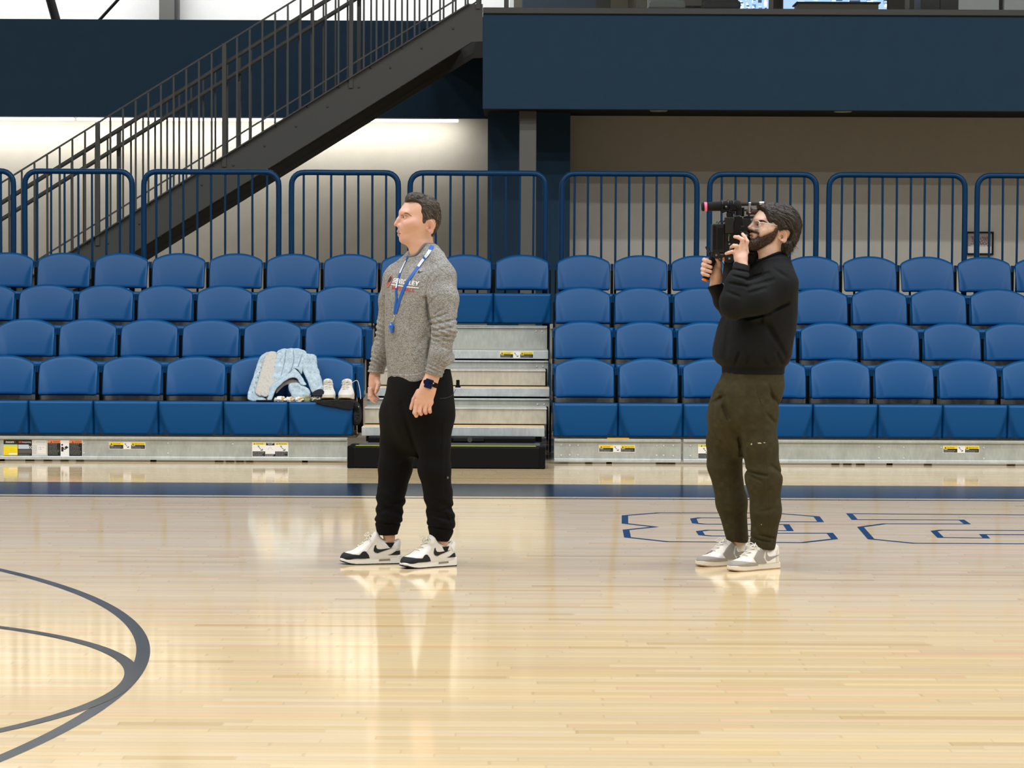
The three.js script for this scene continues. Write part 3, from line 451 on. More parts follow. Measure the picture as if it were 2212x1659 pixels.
// torso: stacked elliptic sections [y, centre x, centre z, half width, half depth, turn]
function sections(list, exponent = 2.3) {
  const L = list.slice().sort((p, q) => p[0] - q[0]), n = L.length;
  const at = (i) => L[clamp(i, 0, n - 1)];
  return (x, y, z) => {
    let i = 0; while (i < n - 2 && y > L[i + 1][0]) i++;
    const p0 = at(i - 1), p1 = L[i], p2 = L[i + 1], p3 = at(i + 2), t = clamp((y - p1[0]) / (p2[0] - p1[0]));
    const c = (k) => { const m1 = (p2[k] - p0[k]) / 2, m2 = (p3[k] - p1[k]) / 2, t2 = t * t, t3 = t2 * t; return (2 * t3 - 3 * t2 + 1) * p1[k] + (t3 - 2 * t2 + t) * m1 + (-2 * t3 + 3 * t2) * p2[k] + (t3 - t2) * m2; };
    const dx = x - c(1), dz = z - c(2), a = c(3), b = c(4), w = c(5), s = Math.sin(w), k = Math.cos(w), l = Math.abs(dx * s + dz * k), f = Math.abs(-dx * k + dz * s);
    const r = Math.pow(Math.pow(l / a, exponent) + Math.pow(f / b, exponent), 1 / exponent), d = (r - 1) * Math.min(a, b);
    return Math.max(d, y - L[n - 1][0], L[0][0] - y);
  };
}
// polygon distance, cached on a grid and softened
function outline(points, h, soft = 0, curve = true) {
  const P = curve ? new THREE.CatmullRomCurve3(points.map((p) => V(p[0], p[1], 0)), true, 'centripetal').getPoints(points.length * 6).map((v) => [v.x, v.y]) : points;
  const xs = P.map((p) => p[0]), ys = P.map((p) => p[1]), pad = 0.08, x0 = Math.min(...xs) - pad, y0 = Math.min(...ys) - pad, nx = Math.ceil((Math.max(...xs) + pad - x0) / h) + 1, ny = Math.ceil((Math.max(...ys) + pad - y0) / h) + 1;
  let D = new Float32Array(nx * ny);
  for (let j = 0; j < ny; j++) for (let i = 0; i < nx; i++) {
    const x = x0 + i * h, y = y0 + j * h; let best = 1e9, inside = false;
    for (let k = 0, l = P.length - 1; k < P.length; l = k++) {
      const ax = P[l][0], ay = P[l][1], ex = P[k][0] - ax, ey = P[k][1] - ay, wx = x - ax, wy = y - ay, t = clamp((wx * ex + wy * ey) / (ex * ex + ey * ey + 1e-12)), dx = wx - ex * t, dy = wy - ey * t;
      best = Math.min(best, dx * dx + dy * dy);
      if ((P[k][1] > y) !== (P[l][1] > y) && x < (P[l][0] - P[k][0]) * (y - P[k][1]) / (P[l][1] - P[k][1]) + P[k][0]) inside = !inside;
    }
    D[j * nx + i] = Math.sqrt(best) * (inside ? -1 : 1);
  }
  const n = Math.round(soft / h);
  for (let pass = 0; n > 0 && pass < 4; pass++) { const E = new Float32Array(D.length), hor = pass % 2 === 0; for (let j = 0; j < ny; j++) for (let i = 0; i < nx; i++) { let s = 0; for (let k = -n; k <= n; k++) s += hor ? D[j * nx + clamp(i + k, 0, nx - 1)] : D[clamp(j + k, 0, ny - 1) * nx + i]; E[j * nx + i] = s / (2 * n + 1); } D = E; }
  return (x, y) => { const u = clamp((x - x0) / h, 0, nx - 1.001), v = clamp((y - y0) / h, 0, ny - 1.001), i = Math.floor(u), j = Math.floor(v), a = u - i, b = v - j, q = j * nx + i; return lerp(lerp(D[q], D[q + 1], a), lerp(D[q + nx], D[q + nx + 1], a), b); };
}
// a silhouette puffed out to both sides: half width W(x, y), edge radius R
const puff = (sd, W, R) => (x, y, z) => { const w = W(x, y), e = Math.max(0, 1 + sd(x, y) / R), q = z / w; return (Math.sqrt(q * q + e * e) - 1) * Math.min(w, R); };

function mesh(f, lo, hi, h, { paint, uvScale = 1, smoothNormals = 0.6 } = {}) {
  const nx = Math.ceil((hi[0] - lo[0]) / h) + 1, ny = Math.ceil((hi[1] - lo[1]) / h) + 1, nz = Math.ceil((hi[2] - lo[2]) / h) + 1, sx = 1, sy = nx, sz = nx * ny, F = new Float32Array(nx * ny * nz), B = 6;
  for (let bz = 0; bz < nz; bz += B) for (let by = 0; by < ny; by += B) for (let bx = 0; bx < nx; bx += B) {
    const c = f(lo[0] + (bx + B / 2) * h, lo[1] + (by + B / 2) * h, lo[2] + (bz + B / 2) * h), far = Math.abs(c) > B * h * 1.35, ex = Math.min(nx, bx + B), ey = Math.min(ny, by + B), ez = Math.min(nz, bz + B);
    for (let z = bz; z < ez; z++) for (let y = by; y < ey; y++) for (let x = bx; x < ex; x++) F[x + y * sy + z * sz] = far ? c : f(lo[0] + x * h, lo[1] + y * h, lo[2] + z * h);
  }
  const id = new Int32Array(nx * ny * nz).fill(-1), pos = [], idx = [], E = [[0, 1], [0, 2], [0, 4], [1, 3], [1, 5], [2, 3], [2, 6], [3, 7], [4, 5], [4, 6], [5, 7], [6, 7]];
  const v = new Float32Array(8);
  for (let z = 0; z < nz - 1; z++) for (let y = 0; y < ny - 1; y++) for (let x = 0; x < nx - 1; x++) {
    const q = x + y * sy + z * sz; let m = 0;
    for (let k = 0; k < 8; k++) { v[k] = F[q + (k & 1) + ((k >> 1) & 1) * sy + (k >> 2) * sz]; if (v[k] < 0) m |= 1 << k; }
    if (m === 0 || m === 255) continue;
    let ax = 0, ay = 0, az = 0, n = 0;
    for (const [a, b] of E) if ((v[a] < 0) !== (v[b] < 0)) { const t = v[a] / (v[a] - v[b]); ax += lerp(a & 1, b & 1, t); ay += lerp((a >> 1) & 1, (b >> 1) & 1, t); az += lerp(a >> 2, b >> 2, t); n++; }
    id[q] = pos.length / 3; pos.push(lo[0] + (x + ax / n) * h, lo[1] + (y + ay / n) * h, lo[2] + (z + az / n) * h);
  }
  const quad = (a, b, c, d, flip) => { if (a < 0 || b < 0 || c < 0 || d < 0) return; if (flip) idx.push(a, c, b, a, d, c); else idx.push(a, b, c, a, c, d); };
  for (let z = 1; z < nz - 1; z++) for (let y = 1; y < ny - 1; y++) for (let x = 1; x < nx - 1; x++) {
    const q = x + y * sy + z * sz, s = F[q] < 0;
    if (s !== F[q + sx] < 0) quad(id[q - sy - sz], id[q - sz], id[q], id[q - sy], !s);
    if (s !== F[q + sy] < 0) quad(id[q - sx - sz], id[q - sx], id[q], id[q - sz], !s);
    if (s !== F[q + sz] < 0) quad(id[q - sx - sy], id[q - sy], id[q], id[q - sx], !s);
  }
  const n = pos.length / 3, nor = new Float32Array(n * 3), uv = new Float32Array(n * 2), e = h * smoothNormals, col = paint ? new Float32Array(n * 3) : null;
  for (let i = 0; i < n; i++) {
    const x = pos[i * 3], y = pos[i * 3 + 1], z = pos[i * 3 + 2]; let gx = f(x + e, y, z) - f(x - e, y, z), gy = f(x, y + e, z) - f(x, y - e, z), gz = f(x, y, z + e) - f(x, y, z - e); const l = Math.hypot(gx, gy, gz) || 1;
    nor[i * 3] = gx / l; nor[i * 3 + 1] = gy / l; nor[i * 3 + 2] = gz / l; uv[i * 2] = (gx * gz > 0 ? x * 0.6 - z * 0.8 : x * 0.8 + z * 0.6) * uvScale; uv[i * 2 + 1] = (Math.abs(gy) / l > 0.8 ? z : y) * uvScale;
    if (paint) { const c = paint(x, y, z, gx / l, gy / l, gz / l); col[i * 3] = c[0]; col[i * 3 + 1] = c[1]; col[i * 3 + 2] = c[2]; }
  }
  const g = new THREE.BufferGeometry(); g.setAttribute('position', new THREE.Float32BufferAttribute(pos, 3)); g.setAttribute('normal', new THREE.BufferAttribute(nor, 3)); g.setAttribute('uv', new THREE.BufferAttribute(uv, 2)); if (col) g.setAttribute('color', new THREE.BufferAttribute(col, 3)); g.setIndex(idx); return g;
}
const lin = (hex) => { const c = new THREE.Color(hex); return [c.r, c.g, c.b]; };
const mix3 = (a, b, t) => [lerp(a[0], b[0], t), lerp(a[1], b[1], t), lerp(a[2], b[2], t)];
const mul3 = (a, k) => [a[0] * k, a[1] * k, a[2] * k];
// lay a flat outline onto a surface: every point is moved along dir until the field is met
function drape(shape, place, dir, f, lift, edge = 0.006, steps = 5, reach = 0.6) {
  let g = new THREE.ShapeGeometry(shape, 10).toNonIndexed(); if (edge) g = new TessellateModifier(edge, steps).modify(g); const miss = new Set();
  const p = g.attributes.position, d = V(...dir).normalize(), nor = new Float32Array(p.count * 3), e = 0.0015;
  for (let i = 0; i < p.count; i++) {
    const o = place(p.getX(i), p.getY(i)); let t = 0, hit = false;
    for (let k = 0; k < 140; k++) { const s = f(o[0] + d.x * t, o[1] + d.y * t, o[2] + d.z * t); if (s < 0.0002) { hit = true; break; } t += Math.max(0.0004, s * 0.6); if (t > reach) break; } if (!hit) miss.add(i);
    const x = o[0] + d.x * t, y = o[1] + d.y * t, z = o[2] + d.z * t; let n = V(f(x + e, y, z) - f(x - e, y, z), f(x, y + e, z) - f(x, y - e, z), f(x, y, z + e) - f(x, y, z - e)).normalize();
    p.setXYZ(i, x + n.x * lift, y + n.y * lift, z + n.z * lift); nor.set([n.x, n.y, n.z], i * 3);
  }
  g.setAttribute('normal', new THREE.BufferAttribute(nor, 3));
  if (miss.size) { const P = [], N = [], U = []; for (let i = 0; i < p.count; i += 3) if (!miss.has(i) && !miss.has(i + 1) && !miss.has(i + 2)) for (let k = i; k < i + 3; k++) { P.push(p.getX(k), p.getY(k), p.getZ(k)); N.push(nor[k * 3], nor[k * 3 + 1], nor[k * 3 + 2]); U.push(0, 0); } g = new THREE.BufferGeometry(); g.setAttribute('position', new THREE.Float32BufferAttribute(P, 3)); g.setAttribute('normal', new THREE.Float32BufferAttribute(N, 3)); g.setAttribute('uv', new THREE.Float32BufferAttribute(U, 2)); }
  return g;
}
const shapeOf = (pts, curve = false) => new THREE.Shape(curve ? new THREE.SplineCurve([...pts, pts[0]].map((p) => new THREE.Vector2(...p))).getPoints(pts.length * 7) : pts.map((p) => new THREE.Vector2(...p)));
// a flat ribbon along a path; the ribbon's face looks along the given normals
function ribbon(pts, normals, w, thick = 0.0012) {
  const c = new THREE.CatmullRomCurve3(pts.map((p) => V(...p)), false, 'centripetal'), N = new THREE.CatmullRomCurve3(normals.map((p) => V(...p)), false, 'centripetal'), n = 60, pos = [], idx = [], uv = [];
  for (let i = 0; i <= n; i++) { const t = i / n, p = c.getPoint(t), q = N.getPoint(t).normalize(), s = c.getTangent(t).cross(q).normalize(); for (const [a, b] of [[-1, 1], [1, 1], [1, -1], [-1, -1]]) { const r = p.clone().addScaledVector(s, a * w / 2).addScaledVector(q, b * thick / 2); pos.push(r.x, r.y, r.z); uv.push(a > 0 ? 1 : 0, t); } }
  for (let i = 0; i < n; i++) for (let k = 0; k < 4; k++) { const a = i * 4 + k, b = i * 4 + (k + 1) % 4; idx.push(a, b, b + 4, a, b + 4, a + 4); }
  const g = new THREE.BufferGeometry(); g.setAttribute('position', new THREE.Float32BufferAttribute(pos, 3)); g.setAttribute('uv', new THREE.Float32BufferAttribute(uv, 2)); g.setIndex(idx); const m = g.toNonIndexed(); m.computeVertexNormals(); return m;
}
const mergeBody = (list) => { const keep = ['position', 'normal', 'color', 'uv']; return mergeGeometries(list.map((g) => { for (const k of Object.keys(g.attributes)) if (!keep.includes(k)) g.deleteAttribute(k); return g; }), false); };
const tone = (x, y, z, s, a) => 1 + a * fbm(x * s, y * s, z * s);
M.skin = phys(0xffffff, 0.46, { vertexColors: true });
M.hair = std(0xffffff, 0.5, 0, { vertexColors: true });

// A head seen in a side-on sheet: outline of skull, face and throat without nose; features are blended on. Faces -x, left side +z.
function headField(o) {
  const sd = outline(o.profile, 0.002, 0.008), W = (x, y) => { const t = smooth(o.jawY, o.cheekY, y); let w = lerp(o.jawW, o.skullW, t); w = lerp(w, o.neckW, smooth(o.jawY + 0.005, o.jawY - 0.035, y)); w *= 1 - o.faceTaper * smooth(o.earX - 0.02, o.earX - 0.085, x); return w; };
  const skull = puff(sd, W, o.R), list = [[skull, 0.01]], zE = o.eyeZ, parts = [];
  for (const s of [-1, 1]) {
    list.push([roundCone([o.cheek[0], o.cheek[1], s * o.cheek[2]], [o.cheek[0] + 0.03, o.cheek[1] + 0.008, s * (o.cheek[2] + 0.014)], 0.017, 0.014), 0.03]);
    list.push([roundCone([o.brow[0], o.brow[1], s * 0.012], [o.brow[0] + 0.014, o.brow[1] - 0.001, s * 0.045], 0.0085, 0.008), 0.02]);
  }
  const nose = blend([[roundCone(o.nasion, o.bridge, 0.0065, 0.0075), 0.01], [roundCone([o.nasion[0] + 0.003, o.nasion[1], 0], [o.wing[0] + 0.006, o.wing[1] + 0.001, 0], 0.008, 0.0115), 0.012], [roundCone(o.bridge, o.tip, 0.0075, o.tipR), 0.01], [ball([o.wing[0], o.wing[1], 0.0105], 0.0078), 0.008], [ball([o.wing[0], o.wing[1], -0.0105], 0.0078), 0.008], [roundCone([o.tip[0] + 0.004, o.tip[1] - 0.003, 0], [o.wing[0] + 0.004, o.wing[1] - 0.003, 0], 0.006, 0.006), 0.006]]);
  const lips = [[o.lipU, 0.0062, 0.018], [o.lipL, 0.0068, 0.016]].map(([p, r, w]) => { const a = roundCone([p[0], p[1], 0], [p[0] + 0.01, p[1] - 0.001, w], r, r * 0.45), b = roundCone([p[0], p[1], 0], [p[0] + 0.01, p[1] - 0.001, -w], r, r * 0.45); return (x, y, z) => Math.min(a(x, y, z), b(x, y, z)); });
  const base = blend(list), ears = [-1, 1].map((s) => ear(o.ear[0], o.ear[1], s, o)), mouthCut = roundCone([o.mouth[0] - 0.004, o.mouth[1], -0.014], [o.mouth[0] - 0.004, o.mouth[1], 0.014], 0.0016, 0.0016), mouthCut2 = roundCone([o.mouth[0] - 0.002, o.mouth[1], -0.016], [o.mouth[0] - 0.002, o.mouth[1], 0.016], 0.0022, 0.0022), mc = roundCone([o.mouth[0], o.mouth[1], 0.004], [o.mouth[0] + 0.013, o.mouth[1] - 0.003, 0.021], 0.0022, 0.0012), md = roundCone([o.mouth[0], o.mouth[1], -0.004], [o.mouth[0] + 0.013, o.mouth[1] - 0.003, -0.021], 0.0022, 0.0012);
  const sockets = [-1, 1].map((s) => egg([o.eye[0] - 0.0045, o.eye[1] + 0.001, s * zE], [0.012, 0.0095, 0.0165])), lids = [-1, 1].map((s) => blend([[egg([o.eye[0], o.eye[1], s * zE], [0.0132, 0.0122, 0.0135]), 0.004]])), slit = [-1, 1].map((s) => egg([o.eye[0] - 0.012, o.eye[1] - 0.0005, s * zE + s * 0.002], [0.010, o.lidGap ?? 0.003, 0.0125], 0, -0.1));
  const nostril = [-1, 1].map((s) => ball([o.wing[0] - 0.0035, o.wing[1] - 0.0075, s * 0.0065], 0.003));
  return (x, y, z) => {
    let d = base(x, y, z); d = smin(d, nose(x, y, z), 0.011);
    if (Math.abs(y - o.eye[1]) < 0.05 && x < o.eye[0] + 0.05) { for (let i = 0; i < 2; i++) { d = smax(d, -sockets[i](x, y, z), 0.012); d = smin(d, lids[i](x, y, z), 0.004); d = smax(d, -slit[i](x, y, z), 0.0025); d = smax(d, -nostril[i](x, y, z), 0.002); } }
    for (const l of lips) d = smin(d, l(x, y, z), 0.007);
    d = smax(d, -Math.min(mouthCut2(x, y, z), mc(x, y, z), md(x, y, z)), 0.002);
    for (const e of ears) d = smin(d, e(x, y, z), 0.004);
    return d;
  };
}
function ear(ex, ey, s, o) {   // shell with a folded rim, a hollow and a lobe, standing off the head
  const zc = s * (o.earZ), tilt = o.earTilt ?? -0.3, c = Math.cos(tilt), n = Math.sin(tilt), H = 0.0335, Wd = 0.0205;
  return (x, y, z) => {
    const u0 = x - ex, v0 = y - ey; if (u0 * u0 + v0 * v0 > 0.0035 || z * s < 0.03) return Math.hypot(u0, v0, (z - zc)) - 0.02;
    const u = u0 * c - v0 * n, v = u0 * n + v0 * c, w = (z - zc) * s - u * 0.42;         // ear flares outwards towards the back
    const wide = Wd * (v > -0.008 ? 1 : lerp(1, 0.6, clamp((-0.008 - v) / 0.022))), r = Math.hypot(u / wide, v / H);
    const plate = Math.max((r - 1) * wide, Math.abs(w + 0.0018) - 0.0026), ring = Math.hypot((r - 0.87) * wide, w - 0.0034) - 0.0034, open = (u < -0.008 && v < 0.010 && v > -0.018) ? 1 : 0;
    let d = smin(plate, open ? 1 : ring, 0.002);
    const anti = Math.hypot((Math.hypot((u - 0.001) / 0.0105, (v - 0.002) / 0.0205) - 1) * 0.0105, w - 0.002) - 0.0026; if (u > -0.003) d = smin(d, anti, 0.002);
    d = smax(d, -(Math.hypot((u + 0.0035) / 0.0078, (v + 0.004) / 0.0125, (w - 0.0015) / 0.0062) - 1) * 0.0062, 0.002);
    d = smin(d, Math.hypot(u + 0.001, v + 0.027, w) - 0.0066, 0.005); d = smin(d, Math.hypot(u + 0.0125, v + 0.006, w + 0.001) - 0.0042, 0.004);
    return d;
  };
}
// hair: the head pushed out inside a side-on mask, combed by stretched noise
function hairField(head, mask, thick, comb) { return (x, y, z) => { const m = -mask(x, y), t = thick(x, y, z) * smooth(-0.001, 0.014, m), c = comb(x, y, z); return smax(head(x, y, z) - t - c * smooth(0, 0.012, m), -m - 0.0006 - c * 0.9, 0.004); }; }
const place = (f, [ox, oy, oz], turn) => { const c = Math.cos(turn), s = Math.sin(turn); return (x, y, z) => { const u = x - ox, w = z - oz; return f(u * c - w * s, y - oy, u * s + w * c); }; };
const moveGeo = (g, [ox, oy, oz], turn) => g.applyMatrix4(new THREE.Matrix4().makeRotationY(turn).setPosition(ox, oy, oz));

// single hairs or locks laid over a hair surface, following a flow and lifting towards the tip; root paint comes from the callback
function strands(g, n, { flow, length, lift, radius, color, curl = 0.3, keep = () => true, field }) {
  const p = g.attributes.position, nr = g.attributes.normal, pos = [], nor = [], col = [], idx = [], SEG = 6;
  for (let k = 0, tries = 0; k < n && tries < n * 6; tries++) {
    const i = Math.floor(rnd() * p.count); let q = V(p.getX(i), p.getY(i), p.getZ(i)), m = V(nr.getX(i), nr.getY(i), nr.getZ(i)); if (!keep(q, m)) continue; k++;
    const L = length(q) * (0.6 + 0.8 * rnd()), d = flow(q).clone().add(V(rnd() - 0.5, rnd() - 0.5, rnd() - 0.5).multiplyScalar(curl)); const c = color(q), r0 = radius * (0.6 + 0.8 * rnd()), up = lift * (0.3 + rnd());
    for (let s = 0; s <= SEG; s++) {
      const t = s / SEG; if (field && s) { const e = 0.002; m = V(field(q.x + e, q.y, q.z) - field(q.x - e, q.y, q.z), field(q.x, q.y + e, q.z) - field(q.x, q.y - e, q.z), field(q.x, q.y, q.z + e) - field(q.x, q.y, q.z - e)).normalize(); }
      const f = d.clone().addScaledVector(m, -d.dot(m)).normalize(), side = f.clone().cross(m).normalize(), r = r0 * (1 - t * 0.92), b = q.clone().addScaledVector(m, -r0 * 0.4 + up * t * t), o = pos.length / 3;
      for (const [a, h] of [[-1, 0], [0, 1], [1, 0]]) { const v = b.clone().addScaledVector(side, a * r).addScaledVector(m, h * r); pos.push(v.x, v.y, v.z); const w = side.clone().multiplyScalar(a).addScaledVector(m, 0.6 + h).normalize(); nor.push(w.x, w.y, w.z); col.push(...c); }
      if (s) idx.push(o - 3, o - 2, o + 1, o - 3, o + 1, o, o - 2, o - 1, o + 2, o - 2, o + 2, o + 1);
      q = q.clone().addScaledVector(f, L / SEG); if (field) { const dd = field(q.x, q.y, q.z); q.addScaledVector(m, -dd * 0.9); }
    }
  }
  const o = new THREE.BufferGeometry(); o.setAttribute('position', new THREE.Float32BufferAttribute(pos, 3)); o.setAttribute('normal', new THREE.Float32BufferAttribute(nor, 3)); o.setAttribute('color', new THREE.Float32BufferAttribute(col, 3)); o.setAttribute('uv', new THREE.Float32BufferAttribute(new Float32Array(pos.length / 3 * 2), 2)); o.setIndex(idx); return o;
}
// ---------------------------------------------------------------- shoes
// side-on sheet: u from toe (0) to heel (1), v up, both in shoe lengths; the shoe points to -x
function shoe(parent, o) {
  const L = o.length, P = (l) => l.map(([u, v]) => [u * L, v * L]), root = new THREE.Group(); root.name = 'sneaker'; parent.add(root); if (o.label) root.userData.label = o.label;
  root.position.set(...o.at); root.rotation.y = o.turn;
  const half = (x) => { const u = x / L; return (o.wide ?? 1) * L * (u < 0.3 ? lerp(0.1, 0.172, Math.sin(clamp(u / 0.3) * Math.PI / 2)) : u < 0.6 ? lerp(0.172, 0.145, smooth(0.3, 0.6, u)) : lerp(0.145, 0.13, smooth(0.6, 1, u))); };
  const shift = (x) => -o.side * L * 0.018 * Math.sin(x / L * Math.PI * 1.4);
  const sd = outline(P(o.upper), 0.002, 0.003), upperRaw = puff(sd, (x, y) => half(x) * lerp(1, o.topW, smooth(0.12, 0.4, y / L)), L * 0.085), upper = (x, y, z) => upperRaw(x, y, z - shift(x));
  const mouth = roundCone([o.mouth[0] * L, o.mouth[1] * L, 0], [o.mouth[0] * L + 0.01, (o.mouth[1] - 0.16) * L, 0], L * 0.12, L * 0.09), hull = (x, y, z) => smax(upper(x, y, z) + 0.0006 * fbm(x * 60, y * 60, z * 60), -mouth(x, y, (z - shift(x)) * (o.mouthZ ?? 2.1)), 0.006);
  const box = [[-0.02, -0.004, -0.085], [L + 0.02, L * 0.6, 0.085]];
  const body = part('upper', mesh(hull, ...box, 0.0027), o.mats.upper, root);
  const soleTop = (x) => L * o.soleTop(x / L), soleBot = (x) => L * o.soleBot(x / L);
  const sole = (x, y, z) => { const w = half(x) + 0.0055, zz = Math.abs(z - shift(x)), ends = Math.max(0.012 - x, x - (L - 0.012)), e = Math.max(0, ends + 0.0), r = Math.hypot(Math.max(0, zz - (w - 0.03)), Math.max(0, e + 0.03 - 0.012)) - 0.03; return smax(Math.max(zz - w, r, -x - 0.004, x - L - 0.003), Math.max(y - soleTop(x), soleBot(x) - y), 0.004); };
  part('midsole', mesh(sole, ...box, 0.0027), o.mats.midsole, root);
  part('outsole', mesh((x, y, z) => Math.max(sole(x, y + 0, z) - 0.0008, y - (soleBot(x) + L * o.outsole)), ...box, 0.0027), o.mats.outsole, root);
  const skinOf = (x, y, z) => Math.min(hull(x, y, z), sole(x, y, z));
  for (const [name, mat, poly, lift] of o.caps ?? []) { const cut = outline(P(poly), 0.0015, 0, false); part(name, mesh((x, y, z) => Math.max(Math.min(hull(x, y, z), 1) - lift, cut(x, y), soleTop(x) - 0.004 - y), ...box, 0.0026), o.mats[mat], root); }
  for (const [name, mat, poly, curve, lift, label] of o.panels) for (const s of [1, -1]) part(name, drape(shapeOf(P(poly), curve), (u, v) => [u, v, s * 0.09], [0, 0, -s], skinOf, lift ?? 0.0012, 0.007), o.mats[mat], root, label);
  // laces: rows across the tongue and a bow
  const laces = []; o.laces.forEach(([u, v], i) => { const x = u * L, y = v * L, w = half(x) * 0.42; laces.push(tube([[x + 0.006, y - 0.006, -w], [x, y + 0.003, -w * 0.5], [x - 0.003, y + 0.004, 0], [x, y + 0.003, w * 0.5], [x + 0.006, y - 0.006, w]], 0.0024, 14, 6)); if (i) { const [u0, v0] = o.laces[i - 1]; laces.push(tube([[u0 * L, v0 * L, -w * 0.9], [(u0 + u) / 2 * L, (v0 + v) / 2 * L + 0.005, 0], [x, y, w * 0.9]], 0.0022, 12, 6)); } });
  const [bu, bv] = o.laces[o.laces.length - 1], bx = bu * L, by = bv * L; for (const s of [-1, 1]) laces.push(tube([[bx, by + 0.003, 0], [bx - 0.012, by + 0.012, s * 0.018], [bx - 0.028, by - 0.002, s * 0.03], [bx - 0.018, by - 0.004, s * 0.014], [bx, by + 0.002, 0]], 0.0022, 18, 6), tube([[bx, by + 0.002, 0], [bx - 0.01, by, s * 0.022], [bx - 0.004, by - 0.022, s * 0.038]], 0.002, 12, 6));
  part('laces', join(laces), o.mats.laces, body);
  return root;
}
const swoosh = (u, v, w, h) => [[0, 0.55], [0.06, 0.95], [0.13, 1.0], [0.12, 0.72], [0.2, 0.5], [0.36, 0.46], [1.0, 0.62], [0.42, 0.2], [0.2, 0.0], [0.06, 0.08], [-0.01, 0.3]].map(([a, b]) => [u + a * w, v + b * h]);
const fabricBump = texture(256, 256, (x, y) => { const v = 128 + 40 * Math.sin(x * Math.PI / 4) * Math.sin(y * Math.PI / 4) + 70 * (hash(x, y, 9) - 0.5); return [v, v, v]; }, false);
const cloth = (color, rough = 0.9, extra = {}) => phys(color, rough, { bumpMap: fabricBump, bumpScale: 0.0005, ...extra });

